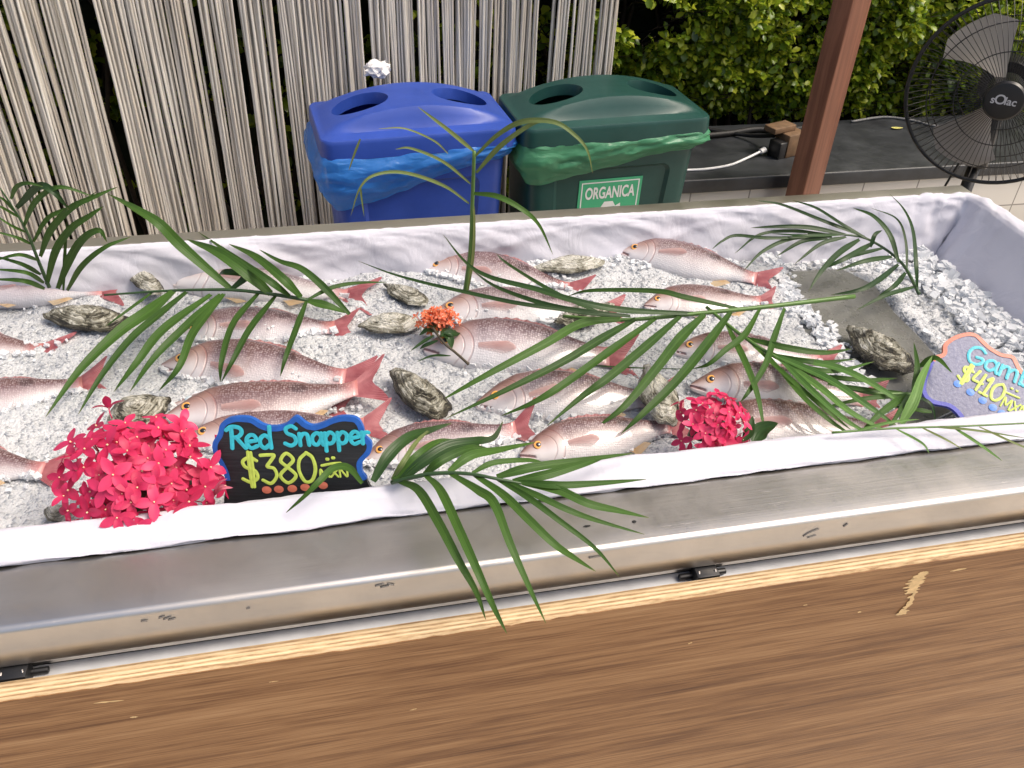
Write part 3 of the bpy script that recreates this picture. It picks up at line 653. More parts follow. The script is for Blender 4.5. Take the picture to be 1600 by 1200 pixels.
# ------------------------------------------------------------------ hedge
k = N('hedge leaf', rough=0.30); rr = k.island()
lc = k.ramp(rr, [(0.0, (0.030, 0.070, 0.010)), (0.3, (0.11, 0.20, 0.016)), (0.6, (0.29, 0.40, 0.026)), (1.0, (0.56, 0.60, 0.06))])
k.set('col', lc); k.translucent(k.mix(0.4, lc, (0.50, 0.58, 0.04)), 0.42); M_LEAF = k.m
M_TWIG = plain('twig bark', (0.045, 0.032, 0.022), 0.85)
def hedge():
    t = empty('hedge', (1.0, 3.05, 0), label='dense clipped green hedge with small glossy leaves behind the bench', cat='hedge')
    rs = np.random.RandomState(11); V = []; F = []
    def leaf(p, d, up, ln, wd):
        s = d.cross(up)
        if s.length < 1e-4: return
        s.normalize(); u = s.cross(d).normalized(); n = len(V)
        cu = -0.16*ln
        for (a, b, c_) in ((0, 0, 0), (.34, -.42, .10), (.32, 0, -.02), (.34, .42, .10), (.72, -.5, .08), (.72, 0, -.06), (.72, .5, .08), (1, 0, -.22)):
            V.append(p + d*(a*ln) + s*(b*wd) + u*(c_*wd + cu*a*a*.6))
        F.extend([(n, n+2, n+1), (n, n+3, n+2), (n+1, n+2, n+5, n+4), (n+2, n+3, n+6, n+5), (n+4, n+5, n+7), (n+5, n+6, n+7)])
    def front(x, z): return 2.80 + 0.16*fbm((x*2.3, z*2.6, 1), 4) - 0.10*smooth(.9, .55, z)*0 + 0.12*smooth(0.62, 0.45, z)
    def tuft(x, y, z, n, big):
        ax = Vector((rs.normal()*.5, -0.75+rs.normal()*.35, 0.45+rs.normal()*.4)).normalized()
        for i in range(n):
            d = (ax*0.55 + Vector((rs.normal(), rs.normal(), rs.normal()*.8))*0.75).normalized()
            ln = (0.018+0.019*rs.rand())*big
            leaf(Vector((x, y, z))+d*0.006+ax*rs.rand()*0.03, d, (Vector((0, -.4, 1))+Vector(rs.normal(size=3))*.45).normalized(), ln, ln*(.52+.16*rs.rand()))
    def dens(x, z): return mnoise.noise((x*4.2, z*4.6, 3.3)) + .5*mnoise.noise((x*10, z*10, 7))
    cnt = 0
    while cnt < 8200:     # the part the bench leaves visible
        x = 0.80+rs.rand()*2.1; z = 0.50+rs.rand()*1.0
        if dens(x, z) < -0.26-0.3*rs.rand(): continue
        tuft(x, front(x, z)+abs(rs.normal())*0.05+(0.05 if z < .66 else 0), z, 7, 1.0); cnt += 1
    for i in range(4200):  # above and far right
        x = -1.6+rs.rand()*5.6; z = 1.35+rs.rand()*2.3; tuft(x, front(x, z)+rs.rand()*.08, z, 6, 1.7)
    for i in range(900):   # behind the curtain
        x = -1.7+rs.rand()*2.5; z = 0.2+rs.rand()*1.2; tuft(x, front(x, z)+.12+rs.rand()*.1, z, 6, 1.5)
    for i in range(500):  # crown, caught by the sun from above
        tuft(-1.6+rs.rand()*5.6, 2.9+rs.rand()*.7, 3.6+rs.rand()*.08, 6, 1.8)
    obj('foliage', V, F, M_LEAF, t)
    kk = MB()
    for i in range(240):
        x = -1.4+rs.rand()*5; y = 3.0+rs.rand()*.2; pts = [Vector((x, y, 0))]
        for q in range(7): pts.append(pts[-1]+Vector((rs.normal()*.07, rs.normal()*.035-.02*(q > 3), .30)))
        kk.tube(pts, [.010, .009, .008, .007, .006, .005, .004, .003], 5)
    for i in range(900):
        x = 0.7+rs.rand()*2.3; z = .5+rs.rand()*.8; y = front(x, z); a = Vector((x, y+.18, z-.05)); kk.tube([a, (a+Vector((x, y, z)))*.5+Vector(rs.normal(size=3))*.015, Vector((x+rs.normal()*.03, y-.01, z+.02))], [.0025, .002, .0012], 4)
    kk.build('branches', M_TWIG, t)
    # near-black sheet, coloured as the shade of the dense interior
    M_INNER_SHADE = plain('hedge inner shade', (0.012, 0.018, 0.007), 0.95, 0.5, 25)
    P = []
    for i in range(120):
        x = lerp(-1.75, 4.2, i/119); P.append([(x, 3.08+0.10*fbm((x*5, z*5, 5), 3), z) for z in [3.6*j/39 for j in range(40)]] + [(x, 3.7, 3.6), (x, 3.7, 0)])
    g = MB(); g.grid(P); g.build('interior', M_INNER_SHADE, t)
hedge()

# ------------------------------------------------------------------ bench behind, with white tiled front
BZ, BF, BB = 0.565, 2.325, 2.745
M_BENCH = N('black bench top', rough=0.42); k = M_BENCH; c = k.coord(); f_ = k.noise(c, 8, 6, .65)
k.set('col', k.ramp(f_, [(0.3, (0.016, 0.018, 0.021)), (0.75, (0.055, 0.06, 0.066))])); k.set('rough', k.math('ADD', 0.28, k.math('MULTIPLY', f_, .35))); k.set('nrm', k.bump(k.noise(c, 90, 4), .2, .002)); M_BENCH = k.m
bn = empty('bench', (2.3, (BF+BB)/2, 0), label='low built bench with black top and white tiled front', cat='bench')
MB().box(0.92, 5.0, BF-0.012, BB, BZ-0.045, BZ).build('bench_top', M_BENCH, bn, bevel=0.006, seg=3, auto=rad(40))
k = N('white wall tile', rough=0.22); c = k.coord('Object')
br = k.n('ShaderNodeTexBrick'); mp = k.n('ShaderNodeMapping'); mp.inputs['Rotation'].default_value = (rad(90), 0, 0); tc = k.n('ShaderNodeTexCoord'); k.link(tc.outputs['Object'], mp.inputs[0]); k.link(mp.outputs[0], br.inputs[0])
br.offset = 0.0; br.inputs['Scale'].default_value = 1.0; br.inputs['Brick Width'].default_value = 0.20; br.inputs['Row Height'].default_value = 0.40; br.inputs['Mortar Size'].default_value = 0.0025
br.inputs['Color1'].default_value = (0.62, 0.59, 0.53, 1); br.inputs['Color2'].default_value = (0.66, 0.63, 0.57, 1); br.inputs['Mortar'].default_value = (0.28, 0.26, 0.23, 1)
k.set('col', k.mix(k.ramp(k.noise(c, 6, 5), [(0.45, 0.0), (0.8, 0.3)]), br.outputs[0], (0.45, 0.41, 0.35))); M_TILE = k.m
MB().box(0.95, 4.99, BF+0.004, BB-0.01, 0, BZ-0.0455).build('tiled_front', M_TILE, bn, bevel=0.003)
# cables and small things on the bench
def onb(x, y, dz=0.0): return atz(x, y, BZ+dz)
M_WHITE = plain('white plastic', (0.78, 0.78, 0.78), 0.35, 0.04)
def cable(name, label, pts, r, mat, plug=None, cat='cable'):
    t = empty(name, pts[len(pts)//2], label=label, cat=cat)
    MB().tube(catmull(pts, 10), r, 8).build('cord', mat, t)
    if plug: MB().tube([pts[-1], pts[-1]+(pts[-1]-pts[-2]).normalized()*plug], [r*2, r*2.4], 10).build('plug', mat, t, auto=rad(50))
    return t
cable('power_cable', 'white cable lying on the black bench top beside the wooden block', [onb(1070, 266, .004), onb(1105, 264, .004), onb(1140, 258, .004), onb(1165, 248, .006), onb(1188, 237, .016)], 0.0042, M_WHITE, 0.02)
cable('hose', 'thick black hose lying along the hedge foot on the bench', [onb(1090, 213, .012), onb(1140, 208, .012), onb(1180, 202, .012), onb(1230, 203, .012), onb(1275, 196, .012)], 0.010, M_RUBBER, cat='hose')
cable('hose', 'thin black hose crossing toward the wooden block on the bench', [onb(1085, 198, .008), onb(1130, 206, .008), onb(1175, 212, .02), onb(1210, 212, .055)], 0.007, M_RUBBER, cat='hose')
cable('power_cable', 'grey cable running along the bench to the fan', [onb(1330, 190, .005), onb(1380, 183, .005), onb(1425, 188, .005), onb(1465, 197, .005), onb(1520, 192, .01)], 0.0045, plain('grey plastic', (.16, .16, .16), .5), 0.015)
wb = empty('wooden_block', onb(1228, 240), (0, 0, rad(20)), label='small brown wooden block holding a black socket beside the post', cat='block')
M_BLK = plain('stained wood block', (0.16, 0.095, 0.05), 0.7, 0.35, 40)
MB().box(-0.035, 0.045, -0.03, 0.03, 0.0, 0.075).build('block', M_BLK, wb, world=False, bevel=0.003)
MB().box(-0.075, 0.02, 0.0, 0.05, 0.0755, 0.094).build('cap_board', M_BLK, wb, world=False, bevel=0.002)
MB().box(-0.068, -0.0352, -0.028, 0.022, 0.0, 0.055).build('socket', M_BLACK, wb, world=False, bevel=0.004)
def flat_leaf(name, c_, ln, wd, ang, mat, label, tilt=(0, 0)):
    vs = []; fs = []
    for i in range(9):
        u = i/8; h = wd*math.sin(math.pi*u**.85)**.9
        for j in (-1, 0, 1): vs.append(Vector((ln*(u-.5), h*j*.5, 0.003+0.12*wd*abs(j)+.1*ln*(u-.5)**2*4*.3)))
    for i in range(8):
        for j in range(2): fs.append((i*3+j, (i+1)*3+j, (i+1)*3+j+1, i*3+j+1))
    o = obj(name, vs, fs, mat); o.location = c_; o.rotation_euler = (tilt[0], tilt[1], ang); return tag(o, label, 'leaf')
flat_leaf('fallen_leaf', onb(1401, 202), 0.045, 0.020, rad(-8), plain('yellow leaf', (0.55, 0.52, 0.16), .5), 'small yellow leaf fallen on the black bench top')

# ------------------------------------------------------------------ wooden post
k = N('red brown timber', rough=0.5); g = k.noise(k.coord('Object', (30, 30, 1.6)), 2.2, 7, .65, .4)
k.set('col', k.ramp(g, [(0.3, (0.105, 0.036, 0.020)), (0.55, (0.20, 0.078, 0.044)), (0.8, (0.29, 0.125, 0.075))])); k.set('nrm', k.bump(g, .3, .001)); M_TIMBER = k.m
pc = aty(1254, 270, 2.235)
pa = aty(1227, 302, 2.24); pb = aty(1257, 297, 2.20); pcc = aty(1282, 298, 2.25)
po = empty('wooden_post', (pb.x, pb.y+0.05, 0), label='square reddish brown timber post standing before the bench', cat='post')
ax = Vector((pa.x-pb.x, pa.y-pb.y+0.0, 0)); bx = Vector((pcc.x-pb.x, pcc.y-pb.y, 0))
q = [Vector((pb.x, pb.y, 0)), Vector((pb.x, pb.y, 0))+bx, Vector((pb.x, pb.y, 0))+bx+ax, Vector((pb.x, pb.y, 0))+ax]
m = MB(); m.add(q+[v+Vector((0, 0, 3.6)) for v in q], [(0, 3, 2, 1), (4, 5, 6, 7), (0, 1, 5, 4), (1, 2, 6, 5), (2, 3, 7, 6), (3, 0, 4, 7)])
m.build('shaft', M_TIMBER, po, bevel=0.003, seg=2)
MB().box(pb.x-.08, pb.x+.09, pb.y-.03, pb.y+.13, 0.0, 0.012).build('base_plate', M_BLACK, po)

# ------------------------------------------------------------------ pedestal fan
def fan():
    c_ = CAM + ray(1570, 146)*2.04
    fx, fy = CAM.x-c_.x, CAM.y-c_.y; yaw = math.atan2(fx, -fy)           # local -Y looks at the viewer
    t = empty('pedestal_fan', (c_.x, c_.y, 0), (0, 0, yaw+rad(3)), label='black pedestal fan with wire cage and grey blades beside the hedge', cat='fan')
    z0 = c_.z; tilt = rad(-4)
    def T(x, y, z): return Vector((x, y*math.cos(tilt)-z*math.sin(tilt), z0+y*math.sin(tilt)+z*math.cos(tilt)))
    Rr = 0.214
    k = N('fan black', rough=0.35, col=(0.010, 0.010, 0.011)); M_F = k.m
    # front cage: radial wires bowed outward
    def radial(front):
        w_ = MB(); n = 84
        for i in range(n):
            a = 2*math.pi*i/n; pts = []
            for s in range(9):
                u = s/8; r_ = lerp(0.040, Rr, u); y = (-0.075*(1-u**2.6) if front else 0.085*(1-u**3.0))
                tw = a + (0.10*u if front else -.05*u); pts.append(T(r_*math.cos(tw), y, r_*math.sin(tw)))
            w_.tube(pts, 0.0009, 4, False)
        for r_ in (0.105, 0.165):
            u = (r_-0.04)/(Rr-.04); y = (-0.075*(1-u**2.6) if front else 0.085*(1-u**3.0))
            w_.tube([T(r_*math.cos(2*math.pi*i/60), y+.001, r_*math.sin(2*math.pi*i/60)) for i in range(61)], 0.0014, 5, False)
        return w_
    radial(True).build('front_grille', M_F, t, world=False); radial(False).build('rear_grille', M_F, t, world=False)
    MB().tube([T(Rr*math.cos(2*math.pi*i/72), 0, Rr*math.sin(2*math.pi*i/72)) for i in range(73)], 0.005, 8, False).build('rim', M_F, t, world=False)
    # badge
    b = MB(); n = 48; vs = []
    for (r_, y) in ((0.0, -.0872), (.030, -.0872), (.040, -.0855), (.0445, -.080), (.0445, -.066), (.0, -.066)): vs += [T(max(r_, 1e-4)*math.cos(2*math.pi*i/n), y, max(r_, 1e-4)*math.sin(2*math.pi*i/n)) for i in range(n)]
    b.add(vs, [(q*n+i, q*n+(i+1) % n, (q+1)*n+(i+1) % n, (q+1)*n+i) for q in range(5) for i in range(n)]); bd_ = b.build('badge', M_F, t, world=False, auto=rad(35))
    M_LG = plain('badge grey', (.46, .46, .47), .4)
    tot = []
    for s_, x_, sz, ly in (('s', -.0235, .024, 0), ('O', -.0085, .030, .002), ('lac', .0135, .024, .001)):
        vs, fs = text_mesh(s_, sz, .0004); tot.append(([T(v.x+x_, -.0878, v.y+ly) for v in vs], fs))
    lg = MB(); [lg.add(*q) for q in tot]; lg.build('lettering', M_LG, bd_, world=False, shade=False)
    # three blades
    k = N('grey blade', rough=0.28); M_BL = k.m; k.set('col', (0.26, 0.25, 0.245)); k.translucent((0.5, 0.48, 0.46), 0.30)
    for q in range(3):
        a0 = rad(122+120*q); P = []
        for i in range(15):
            u = i/14; r_ = lerp(0.032, 0.185, u); hw = rad(lerp(15, 34, u**.8))*(1-0.5*smooth(.84, 1.0, u)); row = []
            for j in range(11):
                v = j/10*2-1; a = a0 + v*hw + .18*u
                row.append(T(r_*math.cos(a), 0.022*v*(1-.3*u)+0.006*v*v, r_*math.sin(a)))
            P.append(row)
        g = MB(); g.grid(P); g.build('blade', M_BL, t, world=False)
    MB().tube([T(0, -.045, 0), T(0, .03, 0)], [.038, .042], 24).build('hub', M_F, t, world=False, auto=rad(40))
    MB().tube([T(0, .092, 0), T(0, .11, 0), T(0, .19, 0), T(0, .215, 0)], [.055, .062, .058, .03], 24).build('motor', M_F, t, world=False, auto=rad(40))
    MB().tube([(0, .12, z0-.01), (0, .12, z0-.16), (0, .11, z0-.22)], [.022, .026, .03], 14).build('neck', M_F, t, world=False)
    MB().tube([(0, .115, z0-.2), (0, .115, .03)], .016, 16).build('pole', M_F, t, world=False)
    n = 40; MB().add([(r_*math.cos(2*math.pi*i/n), .115+r_*math.sin(2*math.pi*i/n), z) for (r_, z) in ((.2, 0), (.2, .012), (.17, .026), (.03, .045)) for i in range(n)],
        [(q*n+i, q*n+(i+1) % n, (q+1)*n+(i+1) % n, (q+1)*n+i) for q in range(3) for i in range(n)]+[tuple(3*n+i for i in range(n))]).build('base', M_F, t, world=False, auto=rad(40))
    MB().tube(catmull([(-.02, .12, z0-.12), (-.035, .10, z0-.2), (-.06, .10, z0-.35), (-.09, .14, .3), (-.12, .2, .02)], 8), .003, 6).build('cord', M_F, t, world=False)
fan()
# ------------------------------------------------------------------ fish
def fish_material():
    k = N('snapper skin', rough=0.28, coat=0.8, crough=0.07); uvp = k.uv('skin'); uvs = k.uv('span')
    X = k.sep(uvp)[0]; Yp = k.math('SUBTRACT', k.sep(uvp)[1], 0.5); V = k.sep(uvs)[0]
    rnd_ = k.rand(); c = k.coord('Object', (1, 1, 1)); big = k.noise(c, 22, 4, .6); fine = k.noise(c, 220, 3)
    vv = k.math('ADD', V, k.math('MULTIPLY', k.math('SUBTRACT', big, 0.5), 0.45))
    vv = k.math('ADD', vv, k.math('MULTIPLY', k.math('SUBTRACT', rnd_, .5), 0.14))
    oc_ = k.n('ShaderNodeObjectInfo').outputs['Color']; vv = k.math('ADD', vv, k.math('SUBTRACT', k.sep(oc_)[0], 0.5))
    body = k.ramp(vv, [(0.15, (0.54, 0.53, 0.55)), (0.40, (0.48, 0.43, 0.45)), (0.56, (0.35, 0.285, 0.30)), (0.72, (0.18, 0.115, 0.13)), (0.93, (0.115, 0.055, 0.065))])
    warm = k.ramp(vv, [(0.15, (0.56, 0.54, 0.535)), (0.43, (0.50, 0.435, 0.42)), (0.59, (0.38, 0.285, 0.27)), (0.75, (0.21, 0.125, 0.115)), (0.94, (0.15, 0.07, 0.06))])
    body = k.mix(rnd_, body, warm)
    # scales: rows of small dark edged cells, strongest on the back
    mp = k.n('ShaderNodeMapping'); mp.inputs['Scale'].default_value = (92, 92, 1); mp.inputs['Rotation'].default_value = (0, 0, rad(8)); k.link(uvp, mp.inputs[0])
    sc = k.voro(mp.outputs[0], 1.0, 0.5); se = k.ramp(sc, [(0.16, 0.0), (0.58, 1.0)])
    hb = k.math('MULTIPLY', k.ramp(X, [(0.20, 0.0), (0.26, 1.0)]), k.ramp(X, [(0.80, 1.0), (0.85, 0.0)]))
    am = k.math('MULTIPLY', hb, k.ramp(V, [(0.30, 0.08), (0.55, 0.40), (0.8, 0.9), (0.95, 0.5)]))
    am2 = k.math('MULTIPLY', am, k.ramp(k.noise(c, 35, 3), [(0.3, .5), (.6, 1.)]))
    body = k.mix(k.math('MULTIPLY', se, am2), body, k.mix(0.72, body, (0.05, 0.018, 0.02)))
    body = k.mix(k.math('MULTIPLY', k.math('SUBTRACT', 1.0, se), k.math('MULTIPLY', am, 0.34)), body, (0.72, 0.66, 0.67))
    # dark smudge under the soft dorsal fin
    dx = k.math('DIVIDE', k.math('SUBTRACT', X, 0.585), 0.05); dy = k.math('DIVIDE', k.math('SUBTRACT', V, 0.76), 0.16)
    dd = k.math('ADD', k.math('MULTIPLY', dx, dx), k.math('MULTIPLY', dy, dy))
    sp = k.math('MULTIPLY', k.ramp(dd, [(0.25, 0.75), (1.0, 0.0)]), k.math('ADD', se, 0.35, clamp=True))
    body = k.mix(k.math('MULTIPLY', sp, 0.8), body, (0.03, 0.016, 0.02))
    # head: smoother, copper and pink, with a gill cover edge and a mouth line
    hd = k.ramp(k.math('ADD', V, k.math('MULTIPLY', k.math('SUBTRACT', big, .5), .3)), [(0.25, (0.66, 0.62, 0.62)), (0.48, (0.52, 0.41, 0.385)), (0.68, (0.33, 0.20, 0.165)), (0.90, (0.155, 0.075, 0.065))])
    body = k.mix(k.ramp(X, [(0.16, 0.85), (0.25, 0.0)]), body, hd)
    gx = k.math('SUBTRACT', X, 0.105); gy = k.math('MULTIPLY', k.math('SUBTRACT', Yp, -0.005), 1.0)
    gr = k.math('SQRT', k.math('ADD', k.math('MULTIPLY', gx, gx), k.math('MULTIPLY', gy, gy)))
    def line(r0, w_): return k.math('MULTIPLY', k.ramp(k.math('DIVIDE', k.math('ABSOLUTE', k.math('SUBTRACT', gr, r0)), w_), [(0.35, 1.0), (1.0, 0.0)]), k.ramp(gx, [(0.02, 0.0), (0.045, 1.0)]))
    gl = k.math('MAXIMUM', line(0.124, 0.006), k.math('MULTIPLY', line(0.083, 0.005), 0.65))
    my = k.math('ABSOLUTE', k.math('ADD', k.math('ADD', Yp, 0.002), k.math('MULTIPLY', X, 0.40)))
    ml = k.math('MULTIPLY', k.ramp(k.math('DIVIDE', my, 0.0085), [(0.45, 1.0), (1.0, 0.0)]), k.ramp(X, [(0.072, 1.0), (0.080, 0.0)]))
    lip = k.math('MULTIPLY', k.ramp(k.math('DIVIDE', my, 0.021), [(0.4, 1.0), (1.0, 0.0)]), k.ramp(X, [(0.05, 1.0), (0.085, 0.0)]))
    body = k.mix(k.math('MULTIPLY', lip, .7), body, (0.66, 0.50, 0.48))
    body = k.mix(k.math('MULTIPLY', gl, k.math('MULTIPLY', big, 0.60)), body, (0.26, 0.09, 0.075)); body = k.mix(k.math('MULTIPLY', ml, .9), body, (0.10, 0.03, 0.03))
    # tail root turns red
    body = k.mix(k.ramp(X, [(0.76, 0.0), (0.84, 0.85)]), body, (0.46, 0.17, 0.16))
    k.set('col', body)
    k.set('rough', k.math('ADD', 0.20, k.math('MULTIPLY', fine, 0.22)))
    h = k.math('SUBTRACT', k.math('MULTIPLY', k.math('SUBTRACT', 1.0, se), k.math('MULTIPLY', hb, 0.8)), k.math('MULTIPLY', k.math('MAXIMUM', gl, ml), 2.5))
    k.set('nrm', k.bump(k.math('ADD', h, k.math('MULTIPLY', big, 1.2)), 0.45, 0.0012)); return k.m
M_FISH = fish_material()
def fin_mat(name, a, b, tr=0.25, alpha=None):
    k = N(name, rough=0.35); u = k.uv('rays'); s_ = k.sep(u)
    w_ = k.math('SINE', k.math('MULTIPLY', s_[0], 150.0)); c = k.coord(); nn = k.noise(c, 45, 4)
    f = k.math('ADD', k.math('MULTIPLY', w_, 0.16), nn)
    k.set('col', k.ramp(f, [(0.25, a), (0.75, b)])); k.set('nrm', k.bump(w_, .35, .0008)); k.translucent(b, tr)
    if alpha: k.set('alpha', k.ramp(s_[0], [(0.1, alpha[0]), (0.7, alpha[1])]))
    return k.m
M_TAIL = fin_mat('red tail fin', (0.25, 0.04, 0.055), (0.50, 0.19, 0.20)); M_DORS = fin_mat('purple dorsal fin', (0.24, 0.09, 0.095), (0.52, 0.27, 0.26))
M_PECT = fin_mat('pink pectoral fin', (0.52, 0.27, 0.25), (0.64, 0.45, 0.43), alpha=(0.0, 0.75)); M_YELL = fin_mat('orange lower fin', (0.66, 0.38, 0.14), (0.76, 0.62, 0.42), alpha=(.75, .75))
k = N('fish iris', rough=0.12, coat=1.0); r_ = k.sep(k.uv('rays'))[0]
k.set('col', k.ramp(r_, [(0.45, (0.45, 0.14, 0.02)), (0.60, (0.80, 0.38, 0.07)), (0.82, (0.75, 0.40, 0.12)), (0.93, (0.25, 0.10, 0.07)), (1.0, (0.12, 0.05, 0.05))])); M_IRIS = k.m
M_PUPIL = N('fish pupil', rough=0.06, col=(0.004, 0.004, 0.005), coat=1.0).m
k = N('cloudy fish eye', rough=0.15, coat=1.0); k.set('col', k.ramp(k.noise(k.coord(), 60, 3), [(.3, (.38, .48, .52)), (.7, (.62, .66, .68))])); M_CLOUD = k.m

FX = [0, .008, .025, .06, .12, .20, .30, .40, .50, .60, .68, .74, .79, .83, .85]
FT = [.004, .016, .030, .056, .098, .136, .151, .147, .132, .106, .078, .058, .046, .043, .046]
FB = [-.010, -.022, -.032, -.046, -.065, -.088, -.106, -.114, -.111, -.094, -.066, -.048, -.041, -.040, -.043]
FZ = [.003, .010, .017, .030, .046, .060, .066, .066, .059, .046, .032, .022, .014, .008, .003]
def set_uv(me, name, fn):
    l = me.uv_layers.new(name=name); d = np.array([fn[v] for v in range(len(me.vertices))])
    li = np.empty(len(me.loops), int); me.loops.foreach_get('vertex_index', li); l.data.foreach_set('uv', d[li].astype(np.float32).ravel())
def make_fish(head, tail, label, z=0.826, tilt=18, bend=0.0, lift=0.0, twist=0.0, fat=1.0, ptop=True, cloudy=False, yellow=True, pect=0, zt=None, forkw=1.0, dark=None):
    rn = random.Random(int(head[0]*7+head[1]))
    z -= .002; A, B = atz(*head, z), atz(*tail, z if zt is None else zt)
    d = B-A; L = d.length; yaw = math.atan2(d.y, d.x); pit = -math.asin(d.z/L)
    bend += rn.uniform(-.05, .05); fat *= rn.uniform(.96, 1.06); tilt += rn.uniform(-3, 5); lift += rn.uniform(0, .06)
    t = empty('red_snapper', A, (rad(tilt), pit, yaw), label=label, cat='fish', group='red snappers laid on the ice')
    def D(x, y, zz):
        tw = twist*smooth(.62, .95, x)
        y2, z2 = y*math.cos(tw)-zz*math.sin(tw), y*math.sin(tw)+zz*math.cos(tw)
        return Vector((x*L, (y2 + bend*(x-.35)**2*(1 if x > .35 else .4))*L, (z2 + lift*max(0, x-.5)**2)*L))
    # body
    NS, NR = 44, 36; vs = []; uv = []; sp = []
    for i in range(NS):
        x = .85*(i/(NS-1))**1.25; tp, bt, hz = interp(x, FX, FT)*fat, interp(x, FX, FB)*fat, interp(x, FX, FZ)
        cy, hy = (tp+bt)/2, (tp-bt)/2
        for j in range(NR):
            a = 2*math.pi*j/NR; ca, sa = math.cos(a), math.sin(a)
            yy = hy*(abs(sa)**.92)*(1 if sa > 0 else -1); zz = hz*(abs(ca)**.85)*(1 if ca > 0 else -1)
            my = -.002-.40*x                                  # pinch along the mouth
            if x < .075: zz *= 1-0.5*max(0, 1-abs(cy+yy-my)/.006)
            gr = math.hypot(x-.105, cy+yy+.005)
            if x > .14 and ca > 0: zz *= 1+0.055*smooth(.135, .122, gr)-0.03*max(0, 1-abs(gr-.131)/.008)
            zz += .0016*fbm((x*12, yy*14, rn.random()*0+head[0]), 2)
            vs.append(D(x, cy+yy, zz)); uv.append((x, cy+yy+.5)); sp.append((yy/hy*.5+.5 if hy > 0 else .5, 0))
    fs = [(i*NR+j, (i+1)*NR+j, (i+1)*NR+(j+1) % NR, i*NR+(j+1) % NR) for i in range(NS-1) for j in range(NR)] + [tuple(range(NR)), tuple((NS-1)*NR+j for j in range(NR-1, -1, -1))]
    o = obj('body', vs, fs, M_FISH, t, world=False); o.color = (0.5+(dark if dark is not None else (0.10 if head[0] < 600 else -0.02))+rn.uniform(-.05, .05), 0, 0, 1); set_uv(o.data, 'skin', uv); set_uv(o.data, 'span', sp)
    # eye
    ex, ey, er = 0.100, 0.026*fat, 0.0275; n = 22; vs = []; ru = []
    ez = interp(ex, FX, FZ)*.86
    for (r_, h) in ((1.0, -.10), (.98, .05), (.88, .17), (.7, .27), (.5, .33), (.25, .35), (0.02, .35)):
        for q in range(n): vs.append(D(ex+er*r_*math.cos(2*math.pi*q/n), ey+er*r_*math.sin(2*math.pi*q/n)*.92, ez+er*h)); ru.append((r_, 0))
    fs = [(a*n+q, a*n+(q+1) % n, (a+1)*n+(q+1) % n, (a+1)*n+q) for a in range(6) for q in range(n)]
    e = obj('eye', vs, fs, M_CLOUD if cloudy else M_IRIS, t, world=False); set_uv(e.data, 'rays', ru)
    if not cloudy:
        vs = []
        for (r_, h) in ((.50, .330), (.46, .40), (.34, .46), (.18, .485), (.01, .49)):
            for q in range(n): vs.append(D(ex+er*(.02+r_*math.cos(2*math.pi*q/n)), ey+er*r_*math.sin(2*math.pi*q/n)*.9, ez+er*h))
        obj('pupil', vs, [(a*n+q, a*n+(q+1) % n, (a+1)*n+(q+1) % n, (a+1)*n+q) for a in range(4) for q in range(n)], M_PUPIL, e, world=False)
    def finmesh(name, P, mat, par=t):
        g = MB(); g.grid(P); nu, nv = len(P), len(P[0]); f = obj(name, g.v, g.f, mat, par, world=False)
        set_uv(f.data, 'rays', [(i/(nu-1), j/(nv-1)) for i in range(nu) for j in range(nv)]); return f
    # tail
    P = []
    for i in range(25):
        a = i/12-1; ln = (.085 + .100*abs(a)**1.5)*(1-.10*smooth(.92, 1, abs(a)))*rn.uniform(.985, 1.015); sp_ = a*.50*forkw
        row = []
        for j in range(9):
            v = j/8; rr = ln*v; row.append(D(.835+rr*math.cos(sp_), a*.042*(1-.1*v)+rr*math.sin(sp_)*(1+.15*v), .004*math.sin(a*9+head[0])*v + .010*v*v*math.sin(a*2.2+head[1])))
        P.append(row)
    finmesh('tail_fin', P, M_TAIL)
    # dorsal fin, low and spiny in front, rounded behind
    P = []
    for i in range(40):
        u = i/39; x = lerp(.27, .715, u); h = (.030*math.sin(math.pi*min(1, u*1.1+.12))**.6*(1-.30*abs(math.sin(u*30))*(u < .55)) if ptop else .006)*(1-.65*smooth(.93, 1, u))
        y0 = interp(x, FX, FT)*fat-.005
        P.append([D(x+.30*h*v/1.0+.018*v*u, y0+h*v, -.004-.006*v*v) for v in (0, .25, .5, .75, 1)])
    finmesh('dorsal_fin', P, M_DORS)
    # pectoral fin lying on the flank
    P = []; px_, py_ = .250, -.004+.01*pect
    for i in range(13):
        a = i/6-1; ln = (.172-.055*max(0, a*-1)-.04*max(0, a)**2); an = rad(-5+pect*16)+a*.20
        row = []
        for j in range(8):
            v = j/7; xx = px_+ln*v*math.cos(an); yy = py_+a*.014+ln*v*math.sin(an)*.8
            tp, bt = interp(xx, FX, FT)*fat, interp(xx, FX, FB)*fat; q = max(-1, min(1, (yy-(tp+bt)/2)/((tp-bt)/2)))
            row.append(D(xx, yy, interp(xx, FX, FZ)*(max(0, 1-q*q))**.46+.0035+.006*v*math.sin(v*2+a)))
        P.append(row)
    finmesh('pectoral_fin', P, M_PECT)
    # pelvic and anal fins
    for (nm, xa, xb, h, sl) in (('pelvic_fin', .30, .36, .075, .085), ('anal_fin', .575, .675, .050, .045)):
        P = []
        for i in range(12):
            u = i/11; x = lerp(xa, xb, u); y0 = interp(x, FX, FB)*fat+.006; hh = h*(1-.55*u)
            P.append([D(x+sl*v*(1-.2*u), y0-hh*v*(.55 if nm[0] == 'p' else .8), .010+.018*v*(1-v)+.004*v) for v in (0, .25, .5, .75, 1)])
        finmesh(nm, P, M_YELL if yellow else M_PECT)
    return t
